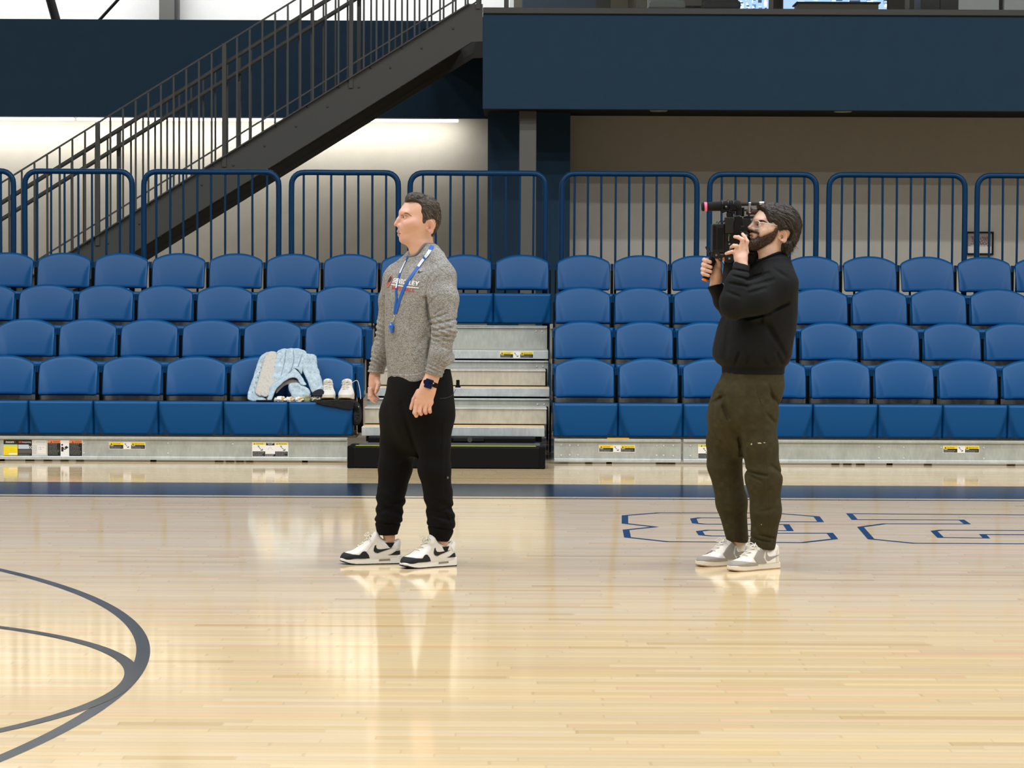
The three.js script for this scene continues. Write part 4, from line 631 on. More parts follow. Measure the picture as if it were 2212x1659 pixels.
// ---------------------------------------------------------------- person in the grey shirt
{
  const S = 1 / 459.4, c = (px, py, z = 0) => [(px - 900) * S, (1222.5 - py) * S, z], Y = (py) => (1222.5 - py) * S, X = (px) => (px - 900) * S;
  const coach = thing('person', 'person in a grey heathered long-sleeved shirt, black joggers, blue lanyard', 'person', [-0.4485, 0, -12.65]);
  const T = 0.68;
  // ---- head
  const HO = c(905, 480), h = (px, py) => [(px - 905) * S, (480 - py) * S], h3 = (px, py, z) => [...h(px, py), z], TURN = 0.2;
  const o = {
    profile: [[878, 434], [869, 444], [864, 452], [861.5, 458.5], [864, 465], [865, 476], [863, 487], [858.5, 494], [857.5, 501], [858.5, 506], [861, 512], [860, 518], [862.5, 524.5], [868, 527.5], [877, 531], [882, 541], [884, 556], [886, 590], [945, 590], [940, 550], [935, 524], [934, 510], [942, 496], [948, 482], [949, 464], [943, 444], [930, 432], [912, 426], [893, 427]].map(([a, b]) => h(a, b)),
    jawY: h(0, 519)[1], cheekY: h(0, 478)[1], jawW: 0.054, skullW: 0.0755, neckW: 0.056, faceTaper: 0.2, earX: h(920, 0)[0], R: 0.068,
    eyeZ: 0.0325, cheek: h3(875, 486, 0.036), brow: h(866.5, 461), nasion: h3(865, 465, 0), bridge: h3(859, 475, 0), tip: h3(853, 485.2, 0), tipR: 0.0088, wing: h(860, 488.5),
    lipU: h(858.6, 500.8), lipL: h(860, 508.2), mouth: h(857.6, 504.6), eye: h(872.3, 470.3), ear: h(921, 489.5), earZ: 0.0735, earTilt: -0.32,
  };
  const head = headField(o), skin = lin(0xd6aa95), skinRed = lin(0xc98e7a), lip = lin(0xb0705f), stub = lin(0x9f8474), dark = lin(0x3c2a22);
  const nearPt = (x, y, p, r) => { const d = Math.hypot(x - p[0], y - p[1]); return Math.exp(-(d * d) / (r * r)); };
  const paintHead = (x, y, z) => {
    let k = mul3(skin, tone(x, y, z, 55, 0.06)); k = mix3(k, skinRed, 0.5 * nearPt(x, y, o.tip, 0.016) + 0.45 * nearPt(x, y, o.ear, 0.03) * smooth(0.06, 0.075, Math.abs(z)) + 0.3 * nearPt(x, y, o.cheek, 0.025));
    k = mix3(k, stub, 0.4 * Math.max(nearPt(x, y, h(861, 497), 0.009), 0.7 * nearPt(x, y, h(866, 520), 0.018)) * (0.75 + 0.5 * hash(x * 4e3, y * 4e3, z * 4e3)));
    k = mix3(k, lip, clamp(1.2 * Math.max(nearPt(x, y, o.lipU, 0.0055), nearPt(x, y, o.lipL, 0.0062)) * smooth(0.021, 0.014, Math.abs(z)) * smooth(0.004, -0.002, x - o.lipU[0] - 0.003)));
    k = mix3(k, dark, 0.75 * smooth(0.0026, 0.0012, Math.abs(y - o.mouth[1] + Math.abs(z) * 0.12)) * smooth(0.021, 0.016, Math.abs(z)) * smooth(0.006, 0.0, x - o.mouth[0] - 0.006));
    const ex = o.eye; k = mix3(k, dark, 0.55 * smooth(0.003, 0.001, Math.abs(y - ex[1] - 0.0045 + (x - ex[0]) * 0.25)) * smooth(0.018, 0.012, Math.abs(Math.abs(z) - o.eyeZ)) * smooth(0.006, 0, x - ex[0]));
    return k;
  };
  const gHead = moveGeo(mesh(head, [-0.135, -0.2, -0.1], [0.115, 0.13, 0.1], 0.0023, { paint: paintHead }), HO, TURN);
  // ---- hands
  const hand = (list, lo, hi) => mesh(blend(list), lo, hi, 0.0023, { paint: (x, y, z, nx, ny, nz) => mix3(mul3(skin, tone(x, y, z, 70, 0.08) * 1.04), skinRed, 0.2 + 0.25 * fbm(x * 40, y * 40, z * 40)) });
  const fingers = (list, rows, k = 0.0045) => rows.forEach(([pts, r]) => chain(pts, r).forEach((f, i) => list.push([f, i ? 0.003 : k])));
  const zN = 0.235, near = [[roundCone(c(941, 796, zN - 0.01), c(928.5, 836, zN), 0.036, 0.031), 0.02]];
  near.push([egg(c(928, 828, zN), [0.03, 0.03, 0.021], 0.2), 0.02], [egg(c(921, 853, zN + 0.004), [0.043, 0.036, 0.0165], 0.25, -0.15), 0.022], [roundCone(c(906, 865, zN + 0.004), c(933, 866, zN - 0.006), 0.0125, 0.011), 0.014]);
  fingers(near, [
    [[c(904, 862, zN + 0.006), c(899.5, 886, zN + 0.012), c(903, 893, zN - 0.01), c(908, 885, zN - 0.022)], [0.0102, 0.0092, 0.0086, 0.0075]],
    [[c(913.5, 864, zN + 0.004), c(910, 884, zN + 0.012), c(913, 889, zN - 0.012), c(916, 880, zN - 0.026)], [0.0104, 0.0094, 0.0088, 0.0076]],
    [[c(923.5, 864, zN), c(921, 882, zN + 0.008), c(923, 887, zN - 0.016), c(925, 878, zN - 0.028)], [0.01, 0.009, 0.0086, 0.0074]],
    [[c(932.5, 862, zN - 0.006), c(931, 880.5, zN), c(932, 885, zN - 0.02), c(932, 877, zN - 0.03)], [0.009, 0.0082, 0.0078, 0.007]],
    [[c(908, 842, zN - 0.008), c(898, 858, zN - 0.016), c(893.5, 872, zN - 0.018), c(891.5, 878, zN - 0.018)], [0.014, 0.0105, 0.0092, 0.0075]],
  ], 0.006);
  const gNear = hand(near, [X(870), Y(910), zN - 0.07], [X(965), Y(790), zN + 0.06]);
  const zF = -0.2, far = [[roundCone(c(808, 798, zF), c(805, 816, zF), 0.027, 0.025), 0.02]];
  far.push([egg(c(803, 835, zF), [0.026, 0.042, 0.03], 0.5, 0.05), 0.022]);
  fingers(far, [
    [[c(796, 846, zF + 0.026), c(797, 860, zF + 0.034), c(803, 868.5, zF + 0.036), c(808, 872.5, zF + 0.034)], [0.0102, 0.0094, 0.0088, 0.0074]],
    [[c(795, 847, zF + 0.006), c(794, 860, zF + 0.01), c(799, 868, zF + 0.014), c(804.5, 872, zF + 0.014)], [0.0104, 0.0096, 0.009, 0.0076]],
    [[c(797, 847, zF - 0.014), c(797, 859, zF - 0.014), c(802, 866, zF - 0.008), c(808, 869, zF - 0.006)], [0.01, 0.0092, 0.0086, 0.0074]],
    [[c(800, 846, zF - 0.03), c(802, 857, zF - 0.034), c(807, 863, zF - 0.028), c(811.5, 866, zF - 0.024)], [0.009, 0.0082, 0.0078, 0.007]],
    [[c(810, 825, zF + 0.02), c(814, 834, zF + 0.034), c(811, 845, zF + 0.046), c(808.5, 852, zF + 0.05)], [0.0135, 0.0112, 0.0098, 0.0078]],
  ], 0.006);
  const gFar = hand(far, [X(775), Y(885), zF - 0.07], [X(830), Y(790), zF + 0.09]);
  // ---- body under the clothes
  const ankles = [chain([c(846, 1090, -0.06), c(838, 1140, -0.06), c(842, 1185, -0.06)], [0.042, 0.033, 0.024]), chain([c(950, 1090, 0.055), c(956, 1145, 0.05), c(958, 1190, 0.048)], [0.042, 0.033, 0.024])].flat();
  const inner = blend([[sections([[Y(940), X(903), 0, 0.05, 0.05, 0.5], [Y(850), X(906), 0, 0.125, 0.1, 0.5], [Y(760), X(905), 0, 0.135, 0.095, T], [Y(640), X(906), 0, 0.15, 0.095, T], [Y(585), X(913), 0, 0.1, 0.075, T]]), 0.02],
    [roundCone(c(914, 585), c(911, 540), 0.058, 0.046), 0.03],
    ...chain([c(952, 610, 0.12), c(961, 712, 0.205), c(941, 800, zN - 0.01)], [0.045, 0.035, 0.028]).map((f) => [f, 0.03]), ...chain([c(853, 610, -0.13), c(836, 704, -0.2), c(807.5, 803, zF)], [0.045, 0.034, 0.025]).map((f) => [f, 0.03]),
    ...chain([c(935, 880, 0.075), c(942, 1010, 0.08), c(950, 1090, 0.055)], [0.07, 0.05, 0.042]).map((f) => [f, 0.02]), ...chain([c(870, 880, -0.075), c(855, 1010, -0.07), c(846, 1090, -0.06)], [0.07, 0.05, 0.042]).map((f) => [f, 0.02]),
    ...ankles.map((f) => [f, 0.01]),
    [roundCone(c(840, 1196, -0.06), c(783, 1209, -0.042), 0.02, 0.014), 0.02], [roundCone(c(957, 1198, 0.046), c(910, 1210, 0.115), 0.02, 0.014), 0.02]]);
  const gBody = mesh(inner, [X(745), 0.002, -0.35], [X(1005), Y(525), 0.34], 0.008, { paint: (x, y, z) => mul3(skin, tone(x, y, z, 50, 0.06)) });
  part('body', mergeBody([gBody, gHead, gNear, gFar]), M.skin, coach);
  // eyes
  for (const s of [-1, 1]) { const e = new THREE.SphereGeometry(0.0118, 24, 18).rotateZ(Math.PI / 2), p = e.attributes.position, col = new Float32Array(p.count * 3); for (let i = 0; i < p.count; i++) { const a = Math.hypot(p.getY(i), p.getZ(i)), f = p.getX(i) < 0; col.set(f && a < 0.0024 ? [0.01, 0.01, 0.01] : f && a < 0.0068 ? lin(0x2e2118) : lin(0xc9b9ae), i * 3); } e.setAttribute('color', new THREE.BufferAttribute(col, 3)); e.rotateY(0.1); e.translate(o.eye[0], o.eye[1], s * o.eyeZ); part('eye', moveGeo(e, HO, TURN), phys(0xffffff, 0.15, { vertexColors: true }), coach); }
  // hair, eyebrows
  const mask = outline([[874, 440], [880, 437.5], [889, 438.5], [898, 441], [903, 449], [902.5, 459], [905.5, 468], [905, 477], [907, 484.5], [911.5, 484], [914.5, 478.5], [921, 476], [930, 475.5], [935.5, 481], [935.5, 490], [931, 500], [926.5, 509], [931, 513], [937, 512], [951, 494], [960, 470], [952, 436], [930, 415], [905, 411], [881, 413], [872, 428]].map(([a, b]) => h(a, b)), 0.0015, 0.001);
  const strand = (x, y, z) => { const th = lerp(-1.0, -0.15, smooth(0.05, 0.1, y)), ca = Math.cos(th), sa = Math.sin(th), a = x * ca + y * sa, b = -x * sa + y * ca, w = 1.6 * fbm(a * 28, b * 30, z * 30); return fbm(a * 34 + 4, b * 330 + w * 2.4, z * 330 + w); };
  const comb = (x, y, z) => 0.0042 * strand(x, y, z) + 0.0025 * fbm(x * 45, y * 45, z * 45);
  const hairF = hairField(head, mask, (x, y, z) => 0.0055 + 0.0055 * smooth(0.05, 0.1, y) + 0.012 * smooth(0.085, 0.118, y - (x + 0.045) * 0.35) * smooth(0.03, -0.03, x), comb), hairA = lin(0x1d1712), hairB = lin(0x5d4f40), hairC = lin(0x372d25);
  const gHair0 = mesh(hairF, [-0.1, -0.085, -0.1], [0.125, 0.16, 0.1], 0.0021, { paint: (x, y, z) => { const n = strand(x * 1.0, y, z) * 1.2; return mix3(mix3(hairA, hairC, clamp(0.35 + n)), hairB, clamp(0.55 * smooth(0.0, 0.5, n) + 0.4 * smooth(-0.01, 0.06, x) * smooth(0.1, 0.3, n + 0.15))); } });  // paler towards the crown: a gloss highlight painted into the hair colour
  const flowC = (q) => { const th = lerp(-1.05, -0.1, smooth(0.05, 0.105, q.y)); return V(Math.cos(th), Math.sin(th), 0); };
  const locks = strands(gHair0, 1500, { flow: flowC, length: (q) => 0.012 + 0.016 * smooth(0.04, 0.1, q.y), lift: 0.0035, radius: 0.0009, field: hairF, curl: 0.5, color: () => mix3(mix3(hairA, hairC, rnd()), hairB, rnd() * rnd() * 0.9) });
  part('hair', moveGeo(mergeBody([gHair0, locks]), HO, TURN), M.hair, coach);
  for (const s of [-1, 1]) part('eyebrow', moveGeo(drape(shapeOf([[867.5, 461.6], [871, 460.6], [876, 462.3], [883.5, 468.2], [882, 468.4], [875.5, 464.4], [870, 463.2]].map(([a, b]) => h(a, b)), true), (u, v) => [u, v, s * 0.09], [0, 0, -s], head, 0.001, 0.004), HO, TURN), std(0x7d5d4a, 0.9), coach);
  // ---- shirt
  const bunch = (x, y, z, cy, r, f, a) => a * Math.exp(-((y - cy) * (y - cy)) / (r * r)) * Math.sin(y * f + x * f * 0.45 + 2.2 * fbm(x * 14, y * 14, z * 14));
  const torso = sections([[Y(830), X(911), 0, 0.176, 0.142, 0.6], [Y(800), X(910), 0, 0.178, 0.142, 0.62], [Y(760), X(906), 0, 0.176, 0.138, T], [Y(700), X(903), 0, 0.178, 0.136, T], [Y(650), X(904), 0, 0.186, 0.134, T], [Y(615), X(907), 0, 0.188, 0.126, T], [Y(590), X(911), 0, 0.168, 0.108, T], [Y(574), X(914), 0, 0.12, 0.09, T], [Y(556), X(917), 0, 0.082, 0.074, T]], 2.25);
  const armN = chain([c(952, 606, 0.125), c(957, 645, 0.16), c(961, 712, 0.205), c(950, 765, 0.225), c(939.5, 805, zN - 0.005)], [0.066, 0.073, 0.055, 0.046, 0.038]), armF = chain([c(853, 606, -0.13), c(846, 650, -0.17), c(835, 704, -0.2), c(820, 760, -0.205), c(806, 811, zF)], [0.064, 0.068, 0.052, 0.044, 0.037]);
  const arm2 = (list, x, y, z) => { let d = list[0](x, y, z); for (let i = 1; i < list.length; i++) d = smin(d, list[i](x, y, z), 0.02); return d; };
  const trap = [roundCone(c(930, 548, 0.035), c(958, 590, 0.13), 0.05, 0.052), roundCone(c(905, 552, -0.05), c(858, 592, -0.13), 0.05, 0.052)];
  const hem = (x) => Y(822) + 0.0 + 0.17 * Math.max(0, x - X(880)) * Math.max(0, x - X(880)) / 0.16 + 0.045 * Math.max(0, x - X(900)) / 0.18 + 0.05 * Math.max(0, X(850) - x);
  const wristCutN = (x, y, z) => { const a = c(939.5, 805, 0), n = [-0.3, -0.95]; return (x - a[0]) * n[0] + (y - a[1]) * n[1]; }, wristCutF = (x, y, z) => { const a = c(806, 809, 0), n = [-0.15, -0.99]; return (x - a[0]) * n[0] + (y - a[1]) * n[1]; };
  const crease = (list) => list.map(([ax, ay, bx, by, amp, r]) => { const x0 = X(ax), y0 = Y(ay), ex = X(bx) - x0, ey = Y(by) - y0, l2 = ex * ex + ey * ey; return (x, y, z) => { if (z < 0) return 0; const wx = x - x0, wy = y - y0, t = clamp((wx * ex + wy * ey) / l2), dx = wx - ex * t, dy = wy - ey * t, d2 = (dx * dx + dy * dy) / (r * r); return d2 > 6 ? 0 : amp * Math.exp(-d2) * (0.35 + 0.65 * Math.sin(Math.PI * (0.12 + 0.76 * t))); }; });
  const creases = crease([[926, 600, 923, 640, 0.003, 0.003], [923, 640, 929, 690, 0.009, 0.006], [931, 688, 968, 676, 0.006, 0.0055], [932, 700, 990, 688, 0.0075, 0.006], [934, 713, 986, 703, 0.0075, 0.0055], [937, 724, 984, 722, 0.0065, 0.005], [941, 735, 978, 733, 0.005, 0.005], [940, 679, 960, 664, 0.005, 0.006], [925, 662, 945, 640, 0.005, 0.006], [931, 730, 926, 770, 0.006, 0.006], [956, 775, 986, 752, 0.005, 0.006], [972, 765, 984, 742, 0.004, 0.006], [890, 760, 925, 795, -0.004, 0.014], [905, 745, 925, 720, 0.004, 0.012], [860, 660, 905, 735, 0.0025, 0.02], [912, 640, 922, 700, -0.004, 0.016], [950, 582, 962, 590, 0.003, 0.004], [945, 600, 932, 625, 0.003, 0.006], [812, 760, 832, 752, 0.005, 0.005], [806, 776, 830, 768, 0.005, 0.005], [803, 790, 826, 784, 0.004, 0.005], [955, 745, 975, 752, 0.004, 0.006]]);
  const armhole = ((pts) => { const cv = new THREE.CatmullRomCurve3(pts.map(([a, b]) => V(X(a), Y(b), 0)), false).getPoints(40); return (x, y, z) => { if (z < 0.02 || x < X(915) || y < Y(660)) return 0; let d = 1; for (const p of cv) d = Math.min(d, Math.hypot(p.x - x, p.y - y)); return d > 0.008 ? 0 : 0.0022 * Math.exp(-d * d / 4e-6); }; })([[923, 660], [922, 630], [928, 605], [942, 586], [958, 577], [972, 579]]);
  const shirt = (x, y, z) => {
    let d = smax(torso(x, y, z), hem(x) - y, 0.008); d = smin(d, Math.min(trap[0](x, y, z), trap[1](x, y, z)), 0.045);
    const aN = smax(arm2(armN, x, y, z) - 0.4 * bunch(x, y, z, Y(715), 0.06, 260, 0.006) - bunch(x, y, z, Y(795), 0.03, 330, 0.0025), wristCutN(x, y, z), 0.005), aF = smax(arm2(armF, x, y, z) - bunch(x, y, z, Y(720), 0.05, 240, 0.004) - bunch(x, y, z, Y(785), 0.03, 300, 0.004), wristCutF(x, y, z), 0.005);
    d = smin(d, aN, y > Y(640) ? 0.035 : 0.012); d = smin(d, aF, y > Y(640) ? 0.035 : 0.012);
    if (Math.abs(d) < 0.03) { for (const k of creases) d += k(x, y, z); d += armhole(x, y, z) + 0.0035 * fbm(x * 7, y * 5, z * 7) + 0.0012 * fbm(x * 26, y * 18, z * 26); d -= 0.0022 * smooth(hem(x) + 0.034, hem(x) + 0.031, y); d += 0.0018 * Math.exp(-Math.pow((y - hem(x) - 0.033) / 0.0022, 2)); }
    return d;
  };
  const heather = texture(512, 512, (x, y) => { const n = fbm(x / 5.5, y / 2.6, 1) * 1.5 + 0.5 * fbm(x / 2.2, y / 1.4, 7), k = fbm(x / 70, y / 70, 3) * 8, v = 138 + k + (n > 0 ? Math.min(1, n * 1.6) * 24 : Math.max(-1, n * 1.7) * 36); return [v, v - 1, v - 4]; });
  part('shirt', mesh(shirt, [X(785), Y(835), -0.29], [X(1005), Y(528), 0.31], 0.0034, { smoothNormals: 0.7, uvScale: 2.9 }), cloth(0xffffff, 0.92, { map: heather }), coach);
  const headAt = (x, y, z) => { const u = x - HO[0], w = z - HO[2], cc = Math.cos(TURN), ss = Math.sin(TURN); return head(u * cc - w * ss, y - HO[1], u * ss + w * cc); };
  const neckline = (field, cx, yTop) => Array.from({ length: 44 }, (_, i) => { const a = i / 44 * Math.PI * 2, dx = Math.cos(a), dz = Math.sin(a); let r = 0.05, y = yTop; for (let k = 0; k < 90; k++) { y = yTop - k * 0.0015; r = 0.03; while (r < 0.12 && headAt(cx + dx * r, y, dz * r) < 0.001) r += 0.001; if (field(cx + dx * r, y, dz * r) < 0.003) break; } return [cx + dx * (r + 0.002), y, dz * (r + 0.002)]; });
  part('collar', tube(neckline(shirt, X(912), Y(528)), 0.0062, 120, 8, true), cloth(0x77736d, 0.95), coach);
  // print on the chest
  const fwd = [-Math.cos(T), 0, Math.sin(T)], left = [Math.sin(T), 0, Math.cos(T)], chest = (u, v) => [X(904) + fwd[0] * 0.3 + left[0] * u, v, fwd[2] * 0.3 + left[2] * u], toChest = fwd.map((q) => -q);
  const font = await new FontLoader().loadAsync('fonts/droid/droid_sans_bold.typeface.json');
  const print = part('chest_print', new THREE.BufferGeometry(), std(0xe9e7e4, 0.7), coach, 'white and red lettering with an emblem');
  const text = (str, u0, v0, size, wide, slope) => { const shapes = font.generateShapes(str, size), g = new THREE.ShapeGeometry(shapes); g.computeBoundingBox(); const k = wide / (g.boundingBox.max.x - g.boundingBox.min.x); return join(shapes.map((s) => drape(s, (x, y) => chest(u0 + x * k, v0 + y + (x * k) * slope), toChest, shirt, 0.0014, 0.008, 3))); };
  const SL = -0.085, U0 = -0.055;
  print.geometry = join([text('SEWICKLEY', U0, Y(610.5), 0.0205, 0.182, SL), drape(shapeOf([[U0 - 0.004, Y(614.0)], [U0 + 0.186, Y(614.0) + 0.186 * SL], [U0 + 0.186, Y(616.0) + 0.186 * SL], [U0 - 0.004, Y(616.0)]]), chest, toChest, shirt, 0.0014, 0.008, 6)]);
  part('chest_print_red', text('BASKETBALL', U0 + 0.004, Y(625), 0.0155, 0.158, SL), std(0xc2383c, 0.7), print);
  const blob = (pts, m, lift) => part('emblem', drape(shapeOf(pts.map(([a, b]) => [a, b]), true), chest, toChest, shirt, lift, 0.006), m, print);
  const eu = U0 - 0.044, ev = Y(609);
  const disc = (r0, r1, sx) => Array.from({ length: 20 }, (_, i) => { const a = i / 20 * Math.PI * 2; return [eu + Math.cos(a) * r0 * sx, ev + Math.sin(a) * r1]; });
  blob(disc(0.032, 0.03, 1), std(0xb23b3d, 0.7), 0.0013); blob(disc(0.0285, 0.0265, 1), std(0x8b867f, 0.8), 0.0016); blob([[eu - 0.02, ev - 0.014], [eu - 0.022, ev + 0.012], [eu - 0.004, ev + 0.025], [eu + 0.022, ev + 0.014], [eu + 0.02, ev - 0.002], [eu, ev - 0.006]], std(0x23211f, 0.7), 0.0019); blob([[eu - 0.012, ev - 0.022], [eu - 0.008, ev - 0.006], [eu + 0.014, ev - 0.004], [eu + 0.012, ev - 0.016]], std(0xc8393a, 0.7), 0.0021);
  part('chest_mark', drape(shapeOf(swoosh(0.1, Y(590), 0.034, 0.012), false), chest, toChest, shirt, 0.0014, 0.008, 3), std(0x26282c, 0.7), coach, 'small dark tick mark');
  // ---- trousers
  const hip = sections([[Y(985), X(896), 0, 0.03, 0.03, 0.5], [Y(955), X(898), 0, 0.09, 0.09, 0.5], [Y(915), X(902), 0, 0.15, 0.14, 0.5], [Y(870), X(906), 0, 0.168, 0.152, 0.52], [Y(825), X(907), 0, 0.166, 0.145, 0.56], [Y(790), X(908), 0, 0.148, 0.128, 0.6]], 2.2);
  const legN = chain([c(936, 900, 0.07), c(938, 960, 0.085), c(940, 1010, 0.085), c(948, 1065, 0.07), c(954, 1126, 0.055), c(954, 1143, 0.052), c(952, 1162, 0.05)], [0.098, 0.078, 0.075, 0.064, 0.062, 0.052, 0.044]), legF = chain([c(864, 900, -0.075), c(858, 960, -0.08), c(853, 1012, -0.075), c(844, 1075, -0.065), c(839.5, 1124, -0.06), c(836, 1138, -0.06), c(837, 1156, -0.06)], [0.1, 0.082, 0.078, 0.065, 0.061, 0.05, 0.0485]);
  const cut = (x, y, z) => Y(z > 0 ? 1166 : 1160) + 0.0 - (z > 0 ? (x - X(950)) * 0.1 : -(x - X(836)) * 0.0) - y;
  const pantCr = crease([[985, 1092, 950, 1100, 0.007, 0.007], [930, 1110, 975, 1120, 0.005, 0.008], [926, 1134, 982, 1142, 0.008, 0.005], [870, 870, 905, 985, 0.009, 0.012], [962, 900, 955, 1060, -0.003, 0.008], [962, 1100, 975, 1130, 0.004, 0.005]]);
  const cuffF = (x, y, z) => (z > 0 ? 0 : 0.006 * Math.exp(-Math.pow((y - Y(1133) + (x - X(837)) * 0.05) / 0.006, 2)) + 0.004 * Math.exp(-Math.pow((y - Y(1100) - (x - X(837)) * 0.6) / 0.01, 2)));
  const pants = (x, y, z) => {
    let d = hip(x, y, z); const n = arm2(legN, x, y, z), f = arm2(legF, x, y, z); d = smin(d, smin(n, f, 0.035), 0.06); d = smax(d, cut(x, y, z), 0.004);
    if (Math.abs(d) < 0.03) { for (const k of pantCr) d += k(x, y, z); d += cuffF(x, y, z); d += 0.004 * fbm(x * 8, y * 5, z * 8) - bunch(x, y, z, Y(1100), 0.07, 120, 0.0035); d += 0.0009 * Math.sin(Math.atan2(z - (z > 0 ? 0.05 : -0.06), x - (z > 0 ? X(953) : X(837))) * 60) * smooth(Y(1142), Y(1148), y) * 0.8; }
    return d;
  };
  const black = cloth(0x060606, 0.9, { specularIntensity: 0.4 });
  part('trousers', mesh(pants, [X(795), Y(1175), -0.23], [X(1000), Y(798), 0.24], 0.0042, { uvScale: 6 }), black, coach);
  part('trouser_mark', drape(shapeOf(Array.from({ length: 14 }, (_, i) => { const a = i / 14 * 6.283; return [X(969) + 0.0045 * Math.cos(a), Y(1028) + 0.0065 * Math.sin(a)]; })), (u, v) => [u, v, 0.3], [0, 0, -1], pants, 0.0012, 0), std(0x56575a, 0.5), coach, 'small round grey logo');
  part('pocket_seam', tube([[X(984), Y(842), 0.1], [X(978), Y(852), 0.125], [X(966), Y(857), 0.15], [X(952), Y(858), 0.165]].map(([x, y, z]) => { let q = z; for (let i = 0; i < 60 && pants(x, y, q) < 0.0004; i++) q += 0.002; for (let i = 0; i < 60 && pants(x, y, q) > 0.0008; i++) q -= 0.002; return [x, y, q]; }), 0.0012, 20, 6), std(0x2b2b2d, 0.6), coach);
  // ---- shoes
  const mats = { upper: std(0xdcd8cf, 0.75), midsole: std(0xe9e9e6, 0.55), outsole: std(0x1b1c1f, 0.7), dark: std(0x15181d, 0.8), white: std(0xe6e5e1, 0.7), laces: std(0xe4dfcf, 0.8), window: std(0x8c8577, 0.25), bone: std(0xcfc9bd, 0.75) };
  const runner = { length: 0.292, upper: [[0.004, 0.07], [0.03, 0.155], [0.1, 0.2], [0.2, 0.225], [0.3, 0.285], [0.4, 0.36], [0.5, 0.45], [0.575, 0.53], [0.62, 0.5], [0.67, 0.42], [0.78, 0.375], [0.9, 0.385], [0.965, 0.405], [0.99, 0.34], [0.975, 0.22], [0.995, 0.1], [0.97, 0.05], [0.03, 0.05]], topW: 0.8, mouth: [0.79, 0.56],
    soleTop: (u) => 0.115 + 0.03 * smooth(0.35, 1, u) + 0.02 * smooth(0.12, 0, u) - 0.03 * smooth(0.25, 0.1, u), soleBot: (u) => 0.055 * Math.pow(smooth(0.28, -0.05, u), 1.4) + 0.012 * smooth(0.94, 1.02, u), outsole: 0.022, mats,
    caps: [['mudguard', 'dark', [[-0.1, 0.02], [-0.1, 0.21], [0.05, 0.195], [0.2, 0.168], [0.3, 0.16], [0.325, 0.185], [0.345, 0.212], [0.375, 0.222], [0.41, 0.212], [0.45, 0.165], [0.5, 0.02]], 0.0016]], panels: [['side_mark', 'dark', swoosh(0.535, 0.185, 0.32, 0.13), false, 0.002, 'dark tick mark'], ['heel_panel', 'dark', [[0.76, 0.15], [0.82, 0.165], [0.9, 0.215], [0.985, 0.215], [0.99, 0.15]], false, 0.0016], ['vamp', 'white', [[0.09, 0.195], [0.24, 0.22], [0.3, 0.25], [0.46, 0.36], [0.5, 0.32], [0.42, 0.215], [0.375, 0.222], [0.34, 0.205], [0.3, 0.165], [0.2, 0.17]], false, 0.0012], ['air_window', 'window', [[0.62, 0.055], [0.62, 0.085], [0.8, 0.092], [0.81, 0.062]], false, 0.0012], ['heel_tab', 'white', [[0.86, 0.33], [0.96, 0.395], [0.985, 0.33], [0.97, 0.25], [0.9, 0.24]], false, 0.0014]],
    laces: [[0.3, 0.285], [0.37, 0.335], [0.44, 0.4], [0.5, 0.46]] };
  shoe(coach, { ...runner, side: -1, at: [X(734), 0.0, -0.028], turn: 0.14, label: 'far sneaker, pale with black toe guard' });
  shoe(coach, { ...runner, side: 1, at: [X(871), 0.0, 0.17], turn: 0.6, label: 'near sneaker, pale with black toe guard' });
  for (const [a, b, z] of [[840, 1180, -0.06], [957.5, 1183, 0.048]]) part('sock', new THREE.CylinderGeometry(0.0345, 0.033, 0.03, 28, 1, true).translate(X(a), Y(b) - 0.005, z), std(0x0d0d0f, 0.9), coach);
  shade(coach);
  // ---- watch on the wrist
  const w = thing('smartwatch', 'square smartwatch with a dark blue face and black strap on the wrist', 'watch', [-0.4485, 0, -12.65]);
  const wc = V(...c(932, 825, zN)), ax = V(...c(929, 838, zN)).sub(V(...c(941, 800, zN - 0.01))).normalize(), q = new THREE.Quaternion().setFromUnitVectors(V(0, -1, 0), ax), face = V(-0.12, 0.05, 1).normalize();
  const strap = new THREE.TorusGeometry(0.0335, 0.0028, 8, 48).rotateX(Math.PI / 2).scale(1.03, 4.0, 1.0); strap.applyQuaternion(q); strap.translate(...wc.toArray()); part('strap', strap, M.rubber, w);
  const bq = new THREE.Quaternion().setFromRotationMatrix(new THREE.Matrix4().makeBasis(V().crossVectors(ax.clone().negate(), face).normalize(), ax.clone().negate(), face)), pos = wc.clone().addScaledVector(face, 0.035);
  const shell = part('case', new RoundedBoxGeometry(0.038, 0.043, 0.0105, 4, 0.005).applyQuaternion(bq).translate(pos.x, pos.y, pos.z), std(0x1a1a1c, 0.25, 0.6), w); const p2 = pos.clone().addScaledVector(face, 0.0053);
  const dial = canvasTexture(96, 112, (k) => { k.fillStyle = '#0a1d4e'; k.fillRect(0, 0, 96, 112); for (let i = 0; i < 160; i++) { k.fillStyle = ['#14337c', '#0c2763', '#1a3f96'][i % 3]; k.fillRect(i * 37 % 96, i * 53 % 112, 6, 4); } k.fillStyle = '#060708'; k.fillRect(56, 22, 34, 30); });
  part('display', new RoundedBoxGeometry(0.034, 0.039, 0.002, 3, 0.0009).applyQuaternion(bq).translate(p2.x, p2.y, p2.z), std(0x16181c, 0.12, 0, { map: dial, emissive: 0xffffff, emissiveMap: dial, emissiveIntensity: 0.25 }), w); part('crown', new THREE.CylinderGeometry(0.003, 0.003, 0.004, 12).rotateZ(Math.PI / 2).translate(0.0205, 0.008, 0).applyQuaternion(bq).translate(pos.x, pos.y, pos.z), M.alu, shell);
  // ---- lanyard with whistle
  const ly = thing('lanyard', 'blue lanyard with white tags and a blue whistle hanging round the neck', 'lanyard', [-0.4485, 0, -12.65]);
